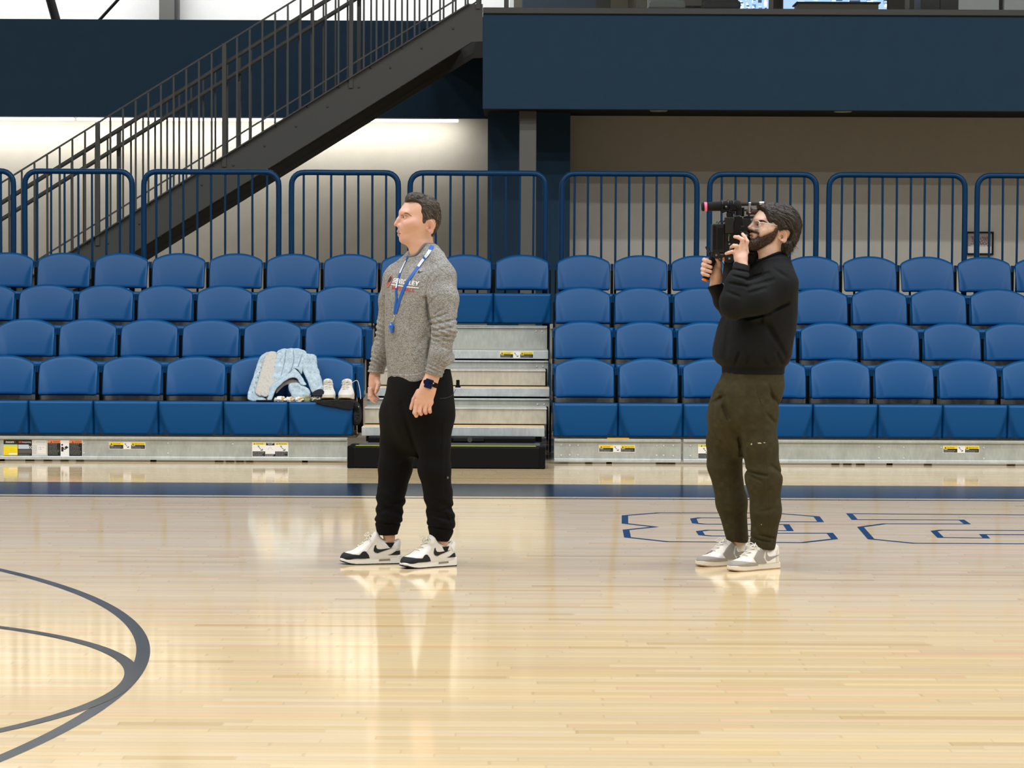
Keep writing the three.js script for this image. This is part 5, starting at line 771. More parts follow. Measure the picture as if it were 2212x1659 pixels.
  const onShirt = (px, py, lift = 0.003) => { let t = 0.4; const dir = V(...fwd).multiplyScalar(0.75).add(V(0, 0, 0.66)).normalize(), b = V(X(px), Y(py), 0); b.addScaledVector(V(0, 0, 1), 0); /* ray through the sheet point, along z */ let z = 0.4; for (let i = 0; i < 400; i++) { const d = Math.min(shirt(b.x, b.y, z), head(...(() => { const u = b.x - HO[0], w2 = z - HO[2], cc = Math.cos(TURN), ss = Math.sin(TURN); return [u * cc - w2 * ss, b.y - HO[1], u * ss + w2 * cc]; })())); if (d < lift) break; z -= Math.max(0.0008, (d - lift) * 0.6); } const e = 0.002, f = shirt, n = V(f(b.x + e, b.y, z) - f(b.x - e, b.y, z), f(b.x, b.y + e, z) - f(b.x, b.y - e, z), f(b.x, b.y, z + e) - f(b.x, b.y, z - e)).normalize(); return [[b.x, b.y, z], n.toArray()]; };
  const runOf = (list) => { const r = list.map(([a, b, l]) => onShirt(a, b, l)); return [r.map((k) => k[0]), r.map((k) => k[1])]; };
  const strapTex = (tags) => canvasTexture(64, 1024, (k) => { k.fillStyle = '#0d57ab'; k.fillRect(0, 0, 64, 1024); for (const [t0, t1] of tags) { const y = 1024 * (1 - t1), hh = 1024 * (t1 - t0); k.fillStyle = '#dfe6ec'; k.fillRect(5, y, 54, hh); k.fillStyle = '#a9b6c8'; for (let i = 0; i < 9; i++) k.fillRect(18 + (i % 2) * 3, y + 10 + i * hh / 10, 26, hh / 22); } });
  const blueStrap = std(0xffffff, 0.6, 0, { map: strapTex([[0.07, 0.2], [0.235, 0.36]]) }), blueStrap2 = std(0xffffff, 0.6, 0, { map: strapTex([[0.13, 0.33], [0.42, 0.58]]) });
  const nearRun = runOf([[934, 531, 0.004], [925, 548], [914, 562], [903, 578], [892, 594], [880, 611], [871, 630], [862, 655], [855, 677]]), farRun = runOf([[880, 553], [876, 563], [868, 580], [862, 596], [858, 612], [856, 628], [857, 645], [855, 660], [852, 677]]);
  part('strap', ribbon(nearRun[0], nearRun[1], 0.019), blueStrap, ly); part('strap', ribbon(farRun[0].map((p) => [p[0], p[1], p[2] + 0.002]), farRun[1], 0.014), blueStrap2, ly);
  const nb = []; for (let i = 0; i <= 8; i++) { const a = lerp(0.5, Math.PI + 0.35, i / 8); nb.push([X(917) + 0.07 * Math.sin(a) * 0.9 + 0.006, Y(534) - 0.002 - 0.02 * (i / 8), 0.066 * Math.cos(a)]); } part('strap', ribbon(nb, nb.map((p) => [p[0] - X(917), 0.01, p[2]]), 0.019), std(0x0f62b8, 0.6), ly);
  const [b0, n0] = onShirt(854, 683, 0.006), [b1] = onShirt(848, 693, 0.008), [b2, n2] = onShirt(846.5, 707, 0.012), [b3] = onShirt(851, 681, 0.005);
  part('clip', join([tube([b3, b0, b1, [b1[0] - 0.004, b1[1] - 0.006, b1[2]], [b1[0] + 0.004, b1[1] - 0.002, b1[2] + 0.003], b0], 0.0014, 30, 6), new THREE.TorusGeometry(0.006, 0.0013, 6, 20).translate(b1[0] - 0.001, b1[1] - 0.013, b1[2])]), std(0xc9ccd0, 0.3, 0.9), ly);
  const wf = place(blend([[egg([0, 0.004, 0], [0.0135, 0.0135, 0.0095]), 0.004], [roundCone([0.001, 0.004, 0], [0.001, -0.02, 0], 0.0095, 0.0082), 0.006], [roundCone([0, 0.014, 0], [0, 0.022, 0], 0.004, 0.0035), 0.004]]), b2, 0.6), wc2 = place(ball([-0.007, -0.003, 0.011], 0.0042), b2, 0.6);
  part('whistle', mesh((x, y, z) => smax(wf(x, y, z), -wc2(x, y, z), 0.002), [b2[0] - 0.03, b2[1] - 0.035, b2[2] - 0.025], [b2[0] + 0.03, b2[1] + 0.03, b2[2] + 0.025], 0.0014), phys(0x1467c8, 0.3, { clearcoat: 0.5 }), ly, 'blue plastic whistle');
}
// ---------------------------------------------------------------- person in the black sweatshirt, filming
const honey = texture(128, 128, (x, y) => { const u = x / 16, r = Math.floor(y / 14), v = y / 14 - r, w = (u + (r % 2) * 0.5) % 1; const d = Math.hypot(w - 0.5, (v - 0.5)); const k = d < 0.36 ? 40 : 210; return [k, k, k]; }, false);
{
  const S = 1 / 460, X = (px) => (px - 1600) * S, Y = (py) => (1226.5 - py) * S, c = (px, py, z = 0) => [X(px), Y(py), z], POS = [1.0735, 0, -12.63];
  const man = thing('person', 'bearded person in a black sweatshirt and olive trousers aiming a camera rig', 'person', POS), T = 0.28, TURN = 0.27;
  const HO = c(1671, 500), h = (px, py) => [(px - 1676) * S * 1.03, (500 - py) * S], h3 = (px, py, z) => [...h(px, py), z];
  const o = {
    profile: [[1650, 448], [1639, 458], [1632, 467], [1629.5, 474], [1632, 480], [1634, 488], [1629, 497], [1624.5, 502], [1622.5, 507], [1623, 512], [1624.5, 518], [1620, 523], [1619, 530], [1624, 536], [1634, 539], [1640, 546], [1641, 558], [1642, 600], [1700, 600], [1694, 570], [1690, 552], [1694, 538], [1708, 528], [1720, 512], [1725, 494], [1723, 474], [1713, 457], [1696, 448], [1672, 444]].map(([a, b]) => h(a, b)),
    jawY: h(0, 530)[1], cheekY: h(0, 492)[1], jawW: 0.055, skullW: 0.0765, neckW: 0.058, faceTaper: 0.2, earX: h(1682, 0)[0], R: 0.068, lidGap: 0.0036,
    eyeZ: 0.0325, cheek: h3(1643, 500, 0.036), brow: h(1634, 477), nasion: h3(1632.5, 480.5, 0), bridge: h3(1627, 486, 0), tip: h3(1619.5, 492.3, 0), tipR: 0.009, wing: h(1627, 496),
    lipU: h(1622.6, 506.4), lipL: h(1623.6, 512.8), mouth: h(1622.4, 509.6), eye: h(1637, 486.5), ear: h(1680, 510), earZ: 0.0735, earTilt: -0.42,
  };
  const bMask = outline([[1630, 505], [1637, 512], [1645, 508], [1655, 503], [1661, 499], [1665, 491], [1670, 490], [1671, 500], [1668, 513], [1663, 523], [1652, 531], [1641, 539], [1632, 545], [1616, 544], [1604, 534], [1606, 522], [1612, 517], [1619, 516.5], [1627, 515.5], [1631, 511]].map(([a, b]) => h(a, b)), 0.0015, 0.001), mMask = outline([[1612, 505], [1615, 499.5], [1622, 498], [1629, 498.5], [1634, 503], [1633, 509], [1629, 506], [1622, 504.5]].map(([a, b]) => h(a, b)), 0.0015, 0.0007);
  const bMaskSoft = (x, y) => Math.min(bMask(x, y), mMask(x, y) + 0.002);
  const head = headField(o), skin = lin(0xd9b39d), skinRed = lin(0xca9080), lip = lin(0xb07a6c), dark = lin(0x2a1d17);
  const near = (x, y, p, r) => { const d = Math.hypot(x - p[0], y - p[1]); return Math.exp(-(d * d) / (r * r)); };
  const paintHead = (x, y, z) => {
    let k = mul3(skin, tone(x, y, z, 55, 0.05)); k = mix3(k, skinRed, 0.45 * near(x, y, o.tip, 0.014) + 0.5 * near(x, y, o.ear, 0.03) * smooth(0.06, 0.075, Math.abs(z)));
    { const e = -bMaskSoft(x, y); k = mix3(k, lin(0x6b5144), 0.75 * smooth(-0.009, 0.004, e) * smooth(0.0, 0.6, hash(x * 3000, y * 3000, z * 3000) * 0.7 + smooth(-0.009, 0.002, e) * 0.5)); }
    k = mix3(k, lip, clamp(1.1 * Math.max(near(x, y, o.lipU, 0.005), near(x, y, o.lipL, 0.006)) * smooth(0.02, 0.014, Math.abs(z))));
    k = mix3(k, dark, 0.7 * smooth(0.0026, 0.0012, Math.abs(y - o.mouth[1] + Math.abs(z) * 0.12)) * smooth(0.021, 0.016, Math.abs(z)) * smooth(0.006, 0, x - o.mouth[0] - 0.006));
    k = mix3(k, dark, 0.6 * smooth(0.003, 0.001, Math.abs(y - o.eye[1] - 0.005 + (x - o.eye[0]) * 0.25)) * smooth(0.018, 0.012, Math.abs(Math.abs(z) - o.eyeZ)) * smooth(0.006, 0, x - o.eye[0]));
    return k;
  };
  const gHead = moveGeo(mesh(head, [-0.15, -0.235, -0.1], [0.13, 0.135, 0.1], 0.0023, { paint: paintHead }), HO, TURN);
  const hand = (list, lo, hi) => mesh(blend(list), lo, hi, 0.0023, { paint: (x, y, z) => mix3(mul3(skin, tone(x, y, z, 70, 0.08)), skinRed, 0.2 + 0.25 * fbm(x * 40, y * 40, z * 40)) });
  const fingers = (list, rows, k = 0.006) => rows.forEach(([pts, r]) => chain(pts, r).forEach((f, i) => list.push([f, i ? 0.003 : k])));
  // near hand holds the side of the rig, back of the hand to the viewer
  const zN = 0.13, nearH = [[roundCone(c(1596, 580, zN + 0.035), c(1594, 562, zN + 0.02), 0.027, 0.0255), 0.02]];
  nearH.push([egg(c(1592, 548, zN + 0.012), [0.033, 0.042, 0.0185], 0.1, -0.1), 0.022]);
  fingers(nearH, [
    [[c(1602, 538, zN + 0.012), c(1606, 523, zN + 0.014), c(1601, 513, zN + 0.006), c(1597, 507, zN - 0.008)], [0.0105, 0.0096, 0.0088, 0.0074]],
    [[c(1594, 537, zN + 0.016), c(1595.5, 519, zN + 0.024), c(1587, 514, zN + 0.018), c(1580, 513, zN + 0.002)], [0.0108, 0.01, 0.0092, 0.0076]],
    [[c(1586, 540, zN + 0.014), c(1583, 533, zN + 0.026), c(1577.5, 532, zN + 0.018), c(1573, 535, zN + 0.002)], [0.0104, 0.0098, 0.0088, 0.0074]],
    [[c(1580, 546, zN + 0.008), c(1574, 545, zN + 0.02), c(1567, 547, zN + 0.012), c(1562, 549, zN - 0.004)], [0.0096, 0.0088, 0.008, 0.007]],
    [[c(1601, 556, zN), c(1606, 545, zN - 0.016), c(1606, 533, zN - 0.03), c(1604, 526, zN - 0.036)], [0.0135, 0.011, 0.0095, 0.0078]],
  ]);
  const gN = hand(nearH, [X(1550), Y(590), zN - 0.08], [X(1625), Y(498), zN + 0.09]);
  // far hand wraps the front grip
  const zF = 0.005, farH = [[roundCone(c(1545, 618, zF - 0.045), c(1548, 596, zF - 0.03), 0.027, 0.025), 0.02]];
  farH.push([egg(c(1546, 582, zF - 0.02), [0.026, 0.04, 0.019], -0.5, -0.15), 0.022]);
  [[1533, 563.5, 1517, 561, 1525, 565, 1533, 567], [1531, 573, 1515, 571, 1523, 575, 1534.5, 578], [1529.5, 582, 1513.5, 580.5, 1521, 585, 1534, 587.5], [1527.5, 591, 1513.5, 589, 1518.5, 593.5, 1529.5, 596]].forEach(([a, b, d, e, f, g, i, j], k) => fingers(farH, [[[c(a + 9, b + 1, zF - 0.026), c(a - 6, b - 1, zF - 0.03), c(d + 3, e + 1, zF - 0.006), c(f - 1, g - 1, zF + 0.021), c(i - 1, j, zF + 0.026)], [0.0108, 0.0104, 0.0104, 0.0098, 0.0084].map((r) => r * (k === 3 ? 0.9 : 1))]]));
  fingers(farH, [[[c(1553, 576, zF - 0.016), c(1551, 566, zF + 0.006), c(1546, 560, zF + 0.018)], [0.0125, 0.0105, 0.0085]]]);
  const gF = hand(farH, [X(1500), Y(635), zF - 0.09], [X(1572), Y(548), zF + 0.06]);
  const inner = blend([[sections([[Y(935), X(1605), 0, 0.05, 0.05, T], [Y(850), X(1618), 0, 0.12, 0.11, T], [Y(740), X(1632), 0, 0.15, 0.12, T], [Y(640), X(1650), 0, 0.155, 0.1, T], [Y(592), X(1662), 0, 0.1, 0.075, T]]), 0.02], [roundCone(c(1668, 600), c(1666, 555), 0.058, 0.048), 0.03],
    ...chain([c(1668, 620, 0.14), c(1576, 662, 0.225), c(1596, 580, zN + 0.035)], [0.045, 0.034, 0.027]).map((f) => [f, 0.02]), ...chain([c(1645, 620, -0.14), c(1585, 668, -0.155), c(1545, 618, zF - 0.045)], [0.045, 0.03, 0.026]).map((f) => [f, 0.02]),
    ...chain([c(1632, 880, 0.08), c(1645, 1020, 0.095), c(1650, 1180, 0.06), c(1652, 1200, 0.06)], [0.07, 0.05, 0.031, 0.024]).map((f) => [f, 0.02]), ...chain([c(1585, 880, -0.08), c(1574, 1010, -0.09), c(1600, 1170, -0.11), c(1600, 1192, -0.125)], [0.07, 0.05, 0.031, 0.024]).map((f) => [f, 0.02]),
    [roundCone(c(1653, 1200, 0.062), c(1608, 1217, 0.14), 0.02, 0.014), 0.02], [roundCone(c(1600, 1194, -0.125), c(1548, 1213, -0.06), 0.02, 0.014), 0.02]]);
  const gB = mesh(inner, [X(1505), 0.002, -0.32], [X(1725), Y(540), 0.33], 0.008, { paint: (x, y, z) => mul3(skin, tone(x, y, z, 50, 0.05)) });
  part('body', mergeBody([gB, gHead, gN, gF]), M.skin, man);
  for (const s of [-1, 1]) { const e = new THREE.SphereGeometry(0.0118, 24, 18).rotateZ(Math.PI / 2), p = e.attributes.position, col = new Float32Array(p.count * 3); for (let i = 0; i < p.count; i++) { const a = Math.hypot(p.getY(i), p.getZ(i)), f = p.getX(i) < 0; col.set(f && a < 0.0024 ? [0.01, 0.01, 0.01] : f && a < 0.0068 ? lin(0x35261b) : lin(0xcdbfb5), i * 3); } e.setAttribute('color', new THREE.BufferAttribute(col, 3)); e.translate(o.eye[0], o.eye[1], s * o.eyeZ); part('eye', moveGeo(e, HO, TURN), phys(0xffffff, 0.15, { vertexColors: true }), man); }
  // hair: a thick mop brushed back from a side fringe
  const mask = outline([[1641, 455], [1647, 467], [1653, 483], [1660, 482], [1666, 487], [1671, 499], [1680, 498], [1690, 498], [1697, 502], [1697, 512], [1690, 520], [1684, 526], [1683, 538], [1689, 551], [1696, 557], [1718, 550], [1733, 530], [1742, 505], [1744, 478], [1730, 450], [1702, 432], [1668, 426], [1640, 432], [1631, 444], [1633, 449]].map(([a, b]) => h(a, b)), 0.0015, 0.001);
  const flowM = (q) => { const th = lerp(-1.25, -0.55, smooth(0.03, 0.1, q.y)) + 0.5 * smooth(-0.02, -0.08, q.x) * -1; return V(Math.cos(th), Math.sin(th), 0.15); };
  const strand = (x, y, z) => { const th = lerp(-1.25, -0.6, smooth(0.03, 0.1, y)), ca = Math.cos(th), sa = Math.sin(th), a = x * ca + y * sa, b = -x * sa + y * ca, w = 2.0 * fbm(a * 22, b * 24, z * 24); return fbm(a * 24 + 4, b * 210 + w * 2.6, z * 200 + w); };
  const comb = (x, y, z) => 0.0065 * strand(x, y, z) + 0.0035 * fbm(x * 30, y * 30, z * 30);
  const hairF = hairField(head, mask, (x, y, z) => 0.0115 + 0.005 * smooth(0.0, 0.06, x) + 0.007 * smooth(-0.05, -0.1, y) + 0.008 * smooth(-0.04, -0.075, x), comb), hA = lin(0x120d0a), hB = lin(0x43362a), hC = lin(0x241c15);
  const gHair = mesh(hairF, [-0.115, -0.14, -0.11], [0.155, 0.165, 0.11], 0.0022, { paint: (x, y, z) => { const n = strand(x, y, z) * 1.2; return mix3(mix3(hA, hC, clamp(0.4 + n)), hB, clamp(0.5 * smooth(0.05, 0.5, n))); } });
  const lockM = () => mix3(mix3(hA, hC, rnd()), hB, rnd() * rnd() * 0.9);
  const locks = strands(gHair, 2000, { flow: flowM, length: () => 0.035, lift: 0.003, radius: 0.0012, field: hairF, curl: 0.35, color: lockM }), nape = strands(gHair, 260, { flow: () => V(0.7, -0.75, 0), length: () => 0.024, lift: 0.006, radius: 0.0016, curl: 0.7, keep: (q) => q.y < -0.06 && q.x > 0.02, color: lockM }), fringe = strands(gHair, 90, { flow: () => V(0.25, -1, 0.1), length: () => 0.02, lift: 0.001, radius: 0.0013, curl: 0.3, keep: (q) => q.x < -0.045 && q.y > 0.0 && q.y < 0.075, color: lockM });
  part('hair', moveGeo(mergeBody([gHair, locks, nape, fringe]), HO, TURN), M.hair, man);
  const beardComb = (x, y, z) => 0.0036 * fbm(x * 300 + y * 60, y * 150, z * 300) + 0.001 * fbm(x * 60, y * 60, z * 60), beard1 = hairField(head, bMask, (x, y) => 0.004 + 0.011 * smooth(-0.085, -0.125, x) * smooth(-0.02, -0.05, y), beardComb), beard2 = hairField(head, mMask, () => 0.0026, beardComb), beardF = (x, y, z) => Math.min(beard1(x, y, z), beard2(x, y, z));
  const bA = lin(0x21160f), bB = lin(0x553a2b), gBeard = mesh(beardF, [-0.17, -0.11, -0.085], [0.0, 0.015, 0.085], 0.0021, { paint: (x, y, z) => mix3(bA, bB, clamp(0.35 + 0.9 * fbm(x * 170, y * 170, z * 170) + 0.25 * smooth(-0.09, -0.04, x))) });
  const edgeW = strands(gBeard, 900, { flow: (q) => V(0.25, 0.9, 0), length: () => 0.008, lift: 0.0012, radius: 0.0006, field: head, curl: 1.2, keep: (q) => -bMask(q.x, q.y) < 0.006 || -mMask(q.x, q.y) < 0.003, color: () => mix3(bA, bB, 0.3 + 0.7 * rnd()) });
  const whisk = strands(gBeard, 3600, { flow: (q) => V(-0.3 + 0.7 * smooth(-0.1, -0.03, q.x), -1, 0), length: () => 0.009, lift: 0.0035, radius: 0.0006, field: beardF, curl: 0.8, color: () => mix3(bA, bB, rnd()) });
  part('beard', moveGeo(mergeBody([gBeard, whisk, edgeW]), HO, TURN), M.hair, man);
  for (const s of [-1, 1]) part('eyebrow', moveGeo(drape(shapeOf([[1632.5, 478.5], [1636, 476.2], [1642, 477], [1650, 482], [1648.5, 483.2], [1642, 480], [1636, 479.8]].map(([a, b]) => h(a, b)), true), (u, v) => [u, v, s * 0.09], [0, 0, -s], head, 0.0012, 0.004), HO, TURN), std(0x2f221a, 0.85), man);
  // ---- sweatshirt
  const torso = sections([[Y(806), X(1627), 0, 0.15, 0.139, T], [Y(792), X(1627), 0, 0.155, 0.142, T], [Y(784), X(1625), 0, 0.178, 0.162, T], [Y(768), X(1624), 0, 0.2, 0.176, T], [Y(735), X(1628), 0, 0.208, 0.176, T], [Y(690), X(1638), 0, 0.208, 0.168, T], [Y(640), X(1652), 0, 0.2, 0.138, T], [Y(605), X(1660), 0, 0.18, 0.116, T], [Y(582), X(1664), 0, 0.13, 0.092, T], [Y(564), X(1667), 0, 0.086, 0.072, T]], 2.3);
  const armN = chain([c(1668, 618, 0.14), c(1620, 647, 0.2), c(1579, 659, 0.235), c(1574, 650, 0.238), c(1582, 615, 0.215), c(1595, 572, zN + 0.03)], [0.082, 0.085, 0.062, 0.058, 0.052, 0.034]), armF = chain([c(1645, 620, -0.14), c(1610, 660, -0.17), c(1585, 668, -0.16), c(1566, 650, -0.11), c(1543, 616, zF - 0.045)], [0.08, 0.066, 0.05, 0.043, 0.037]);
  const soft = (list, k, x, y, z) => { let d = list[0](x, y, z); for (let i = 1; i < list.length; i++) d = smin(d, list[i](x, y, z), k); return d; };
  const trap = [roundCone(c(1678, 570, 0.03), c(1676, 606, 0.13), 0.052, 0.06), roundCone(c(1664, 572, -0.04), c(1650, 606, -0.13), 0.05, 0.058)];
  const crease = (list) => list.map(([ax, ay, bx, by, amp, r]) => { const x0 = X(ax), y0 = Y(ay), ex = X(bx) - x0, ey = Y(by) - y0, l2 = ex * ex + ey * ey; return (x, y, z) => { if (z < 0) return 0; const wx = x - x0, wy = y - y0, t = clamp((wx * ex + wy * ey) / l2), dx = wx - ex * t, dy = wy - ey * t, d2 = (dx * dx + dy * dy) / (r * r); return d2 > 6 ? 0 : amp * Math.exp(-d2) * (0.35 + 0.65 * Math.sin(Math.PI * (0.12 + 0.76 * t))); }; });
  const folds = crease([[1572, 596, 1606, 604, 0.0105, 0.006], [1566, 612, 1600, 618, 0.0105, 0.006], [1600, 606, 1650, 590, 0.012, 0.008], [1602, 620, 1660, 604, 0.009, 0.009], [1606, 632, 1640, 622, 0.009, 0.008], [1560, 630, 1585, 640, 0.0075, 0.007], [1655, 672, 1692, 655, 0.015, 0.009], [1590, 690, 1650, 676, 0.018, 0.008], [1652, 700, 1690, 770, 0.0105, 0.012], [1570, 700, 1562, 770, 0.009, 0.012], [1590, 760, 1582, 784, 0.012, 0.007], [1610, 765, 1606, 786, 0.009, 0.007], [1640, 768, 1650, 786, 0.009, 0.008], [1670, 760, 1684, 784, 0.0105, 0.008], [1660, 580, 1690, 600, 0.006, 0.009], [1640, 690, 1665, 730, 0.009, 0.012], [1572, 582, 1606, 588, 0.009, 0.005]]);
  const shirt = (x, y, z) => {
    let d = torso(x, y, z); d = smin(d, Math.min(trap[0](x, y, z), trap[1](x, y, z)), 0.05);
    const cutN = (x - X(1595)) * 0.26 + (y - Y(571)) * 0.96, cutF = (x - X(1542)) * -0.3 + (y - Y(615)) * 0.95, aN = smax(soft(armN, 0.03, x, y, z), y > Y(600) && x < X(1615) ? cutN : -1, 0.005), aF = smax(soft(armF, 0.03, x, y, z), x < X(1565) && y > Y(640) ? cutF : -1, 0.005);
    d = smin(d, aN, x > X(1640) ? 0.06 : 0.02); d = smin(d, aF, 0.03);
    if (Math.abs(d) < 0.035) { for (const f of folds) d += f(x, y, z); d += 0.005 * fbm(x * 7, y * 6, z * 7) + 0.0016 * fbm(x * 24, y * 20, z * 24); d += (y < Y(788) ? 0.0008 * Math.sin(Math.atan2(z, x - X(1627)) * 150) : 0); }
    return d;
  };
  const fleece = cloth(0x0f1113, 0.9, { specularIntensity: 0.5 });
  part('sweatshirt', mesh(shirt, [X(1528), Y(808), -0.28], [X(1722), Y(550), 0.33], 0.0042, { uvScale: 6, smoothNormals: 0.8 }), fleece, man);
  const headAt = (x, y, z) => { const u = x - HO[0], w = z - HO[2], cc = Math.cos(TURN), ss = Math.sin(TURN); return head(u * cc - w * ss, y - HO[1], u * ss + w * cc); };
  part('collar', tube(Array.from({ length: 44 }, (_, i) => { const a = i / 44 * Math.PI * 2, dx = Math.cos(a), dz = Math.sin(a), cx = X(1664); let r = 0.05, y = 0; for (let k = 0; k < 90; k++) { y = Y(546) - k * 0.0015; r = 0.03; while (r < 0.12 && headAt(cx + dx * r, y, dz * r) < 0.001) r += 0.001; if (shirt(cx + dx * r, y, dz * r) < 0.003) break; } return [cx + dx * (r + 0.002), y, dz * (r + 0.002)]; }), 0.0068, 120, 8, true), fleece, man);
  // ---- trousers
  const hip = sections([[Y(985), X(1602), 0, 0.03, 0.03, T], [Y(955), X(1602), 0, 0.09, 0.09, T], [Y(920), X(1603), 0, 0.142, 0.14, T], [Y(885), X(1607), 0, 0.163, 0.155, T], [Y(845), X(1617), 0, 0.168, 0.162, T], [Y(812), X(1626), 0, 0.15, 0.142, T], [Y(785), X(1626), 0, 0.14, 0.13, T]], 2.2);
  const legN = chain([c(1630, 900, 0.075), c(1637, 960, 0.09), c(1648, 1030, 0.095), c(1653, 1100, 0.085), c(1648, 1172, 0.065)], [0.098, 0.086, 0.081, 0.067, 0.06]), legF = chain([c(1578, 900, -0.085), c(1570, 960, -0.09), c(1570, 1005, -0.09), c(1586, 1090, -0.1), c(1600, 1168, -0.11)], [0.095, 0.082, 0.077, 0.069, 0.052]);
  const pf = crease([[1555, 850, 1570, 900, 0.017, 0.012], [1560, 880, 1600, 960, 0.0119, 0.014], [1592, 920, 1606, 1012, 0.0153, 0.01], [1604, 1012, 1650, 1022, 0.0136, 0.007], [1610, 1020, 1640, 1034, 0.0085, 0.006], [1660, 1000, 1685, 1020, 0.0085, 0.009], [1640, 1150, 1670, 1158, 0.0119, 0.006], [1624, 1158, 1660, 1166, 0.0102, 0.005], [1582, 1160, 1612, 1166, 0.0102, 0.005], [1660, 850, 1690, 880, 0.0119, 0.009], [1655, 830, 1665, 860, 0.0085, 0.009], [1540, 870, 1560, 855, 0.0102, 0.01], [1650, 890, 1670, 910, 0.0085, 0.008], [1560, 950, 1590, 960, 0.0068, 0.01], [1545, 1010, 1600, 1022, 0.0085, 0.008], [1640, 1100, 1668, 1094, 0.0051, 0.008], [1623, 805, 1629, 850, 0.003, 0.0022], [1629, 850, 1639, 875, 0.003, 0.0022], [1639, 875, 1643, 950, 0.0022, 0.0018], [1643, 950, 1652, 1030, 0.0022, 0.0018], [1652, 1030, 1657, 1120, 0.0022, 0.0018], [1657, 1120, 1652, 1175, 0.0022, 0.0018], [1668, 823, 1694, 821, 0.003, 0.002]]);
  const pants = (x, y, z) => {
    let d = hip(x, y, z); const a = soft(legN, 0.03, x, y, z), b = soft(legF, 0.03, x, y, z); d = smin(d, smin(a, b, 0.02), 0.055); d = smax(d, (z > 0 ? Y(1183) + (x - X(1648)) * -0.06 : Y(1176) + (x - X(1600)) * -0.1) - y, 0.004);
    if (Math.abs(d) < 0.03) { for (const f of pf) d += f(x, y, z); d += 0.0045 * fbm(x * 8, y * 5, z * 8) + 0.0012 * fbm(x * 30, y * 22, z * 30); }
    return d;
  };
  const twill = texture(256, 256, (x, y) => { const v = 205 + 26 * fbm(x / 30, y / 30) + 14 * Math.sin((x + y) * 0.8) + 14 * (hash(x, y, 2) - 0.5); return [v, v, v]; });
  part('trousers', mesh(pants, [X(1522), Y(1192), -0.24], [X(1705), Y(790), 0.25], 0.0042, { uvScale: 5, smoothNormals: 0.8 }), cloth(0x48432b, 0.9, { map: twill, specularIntensity: 0.4 }), man);
  [[1618, 955, 0.0035, 0.005], [1634.5, 952.5, 0.009, 0.0035], [1645, 951.5, 0.0035, 0.0028], [1642, 1128, 0.0025, 0.0025]].forEach(([a, b, w, hh]) => part('paint_fleck', drape(shapeOf(Array.from({ length: 9 }, (_, i) => { const q = i / 9 * 6.283, k = 0.7 + 0.5 * rnd(); return [X(a) + w * k * Math.cos(q), Y(b) + hh * k * Math.sin(q)]; }), true), (u, v) => [u, v, 0.3], [0, 0, -1], pants, 0.0011, 0), std(0xb0a488, 0.8), man, 'pale paint fleck'));
  // ---- shoes
  const mats = { upper: std(0xe3ded2, 0.6), midsole: std(0xe6dfcf, 0.6), outsole: std(0xb89c7c, 0.7), grey: std(0x9c9790, 0.75), white: std(0xeeeeec, 0.6), laces: std(0xe9e7e0, 0.8), cream: std(0xdfd8c4, 0.65) };
  const court = { length: 0.292, upper: [[0.006, 0.06], [0.02, 0.12], [0.08, 0.165], [0.2, 0.19], [0.3, 0.23], [0.4, 0.3], [0.5, 0.365], [0.6, 0.41], [0.66, 0.4], [0.72, 0.36], [0.82, 0.345], [0.92, 0.37], [0.985, 0.385], [0.995, 0.3], [0.985, 0.16], [0.99, 0.05], [0.03, 0.045]], topW: 0.8, mouth: [0.79, 0.54],
    soleTop: (u) => 0.092 + 0.012 * smooth(0.5, 1, u), soleBot: (u) => 0.026 * Math.pow(smooth(0.22, -0.05, u), 1.4), outsole: 0.022, mats,
    caps: [['toe_guard', 'grey', [[-0.1, 0.02], [-0.1, 0.2], [0.05, 0.172], [0.16, 0.165], [0.3, 0.137], [0.46, 0.125], [0.52, 0.02]], 0.0015]], panels: [['toe_box', 'white', [[0.1, 0.172], [0.2, 0.192], [0.3, 0.232], [0.36, 0.2], [0.42, 0.13], [0.3, 0.14], [0.18, 0.166]], false, 0.0011], ['eyestay', 'grey', [[0.38, 0.2], [0.44, 0.13], [0.5, 0.1], [0.66, 0.1], [0.6, 0.2], [0.66, 0.34], [0.6, 0.37], [0.48, 0.29]], false, 0.0015], ['side_mark', 'grey', swoosh(0.64, 0.135, 0.33, 0.15), false, 0.002, 'grey tick mark'], ['heel_panel', 'cream', [[0.86, 0.11], [0.88, 0.24], [0.94, 0.34], [0.99, 0.35], [0.99, 0.11]], false, 0.0013], ['quarter', 'white', [[0.67, 0.1], [0.62, 0.2], [0.68, 0.33], [0.74, 0.34], [0.86, 0.32], [0.86, 0.11]], false, 0.001]],
    laces: [[0.31, 0.245], [0.38, 0.295], [0.45, 0.345], [0.53, 0.39]] };
  shoe(man, { ...court, side: -1, at: [X(1510), 0, -0.01], turn: 0.55, label: 'far sneaker, white and grey' });
  shoe(man, { ...court, side: 1, at: [X(1573), 0, 0.2], turn: 0.66, label: 'near sneaker, white and grey' });
  for (const [a, b, z] of [[1600, 1176, -0.12], [1652, 1186, 0.06]]) part('sock', new THREE.CylinderGeometry(0.0355, 0.0335, 0.07, 28, 1, true).translate(X(a), Y(b) - 0.012, z), std(0xe2ddd2, 0.9), man);
  shade(man);
  // ---- clear glasses
  const gl = thing('glasses', 'clear framed glasses on the face of the person filming', 'glasses', POS), clear = phys(0xdfe3e2, 0.12, { transmission: 0.35, thickness: 0, ior: 1.5 }), lensM = phys(0xf3f6f6, 0.03, { transmission: 1, thickness: 0, ior: 1.4 });
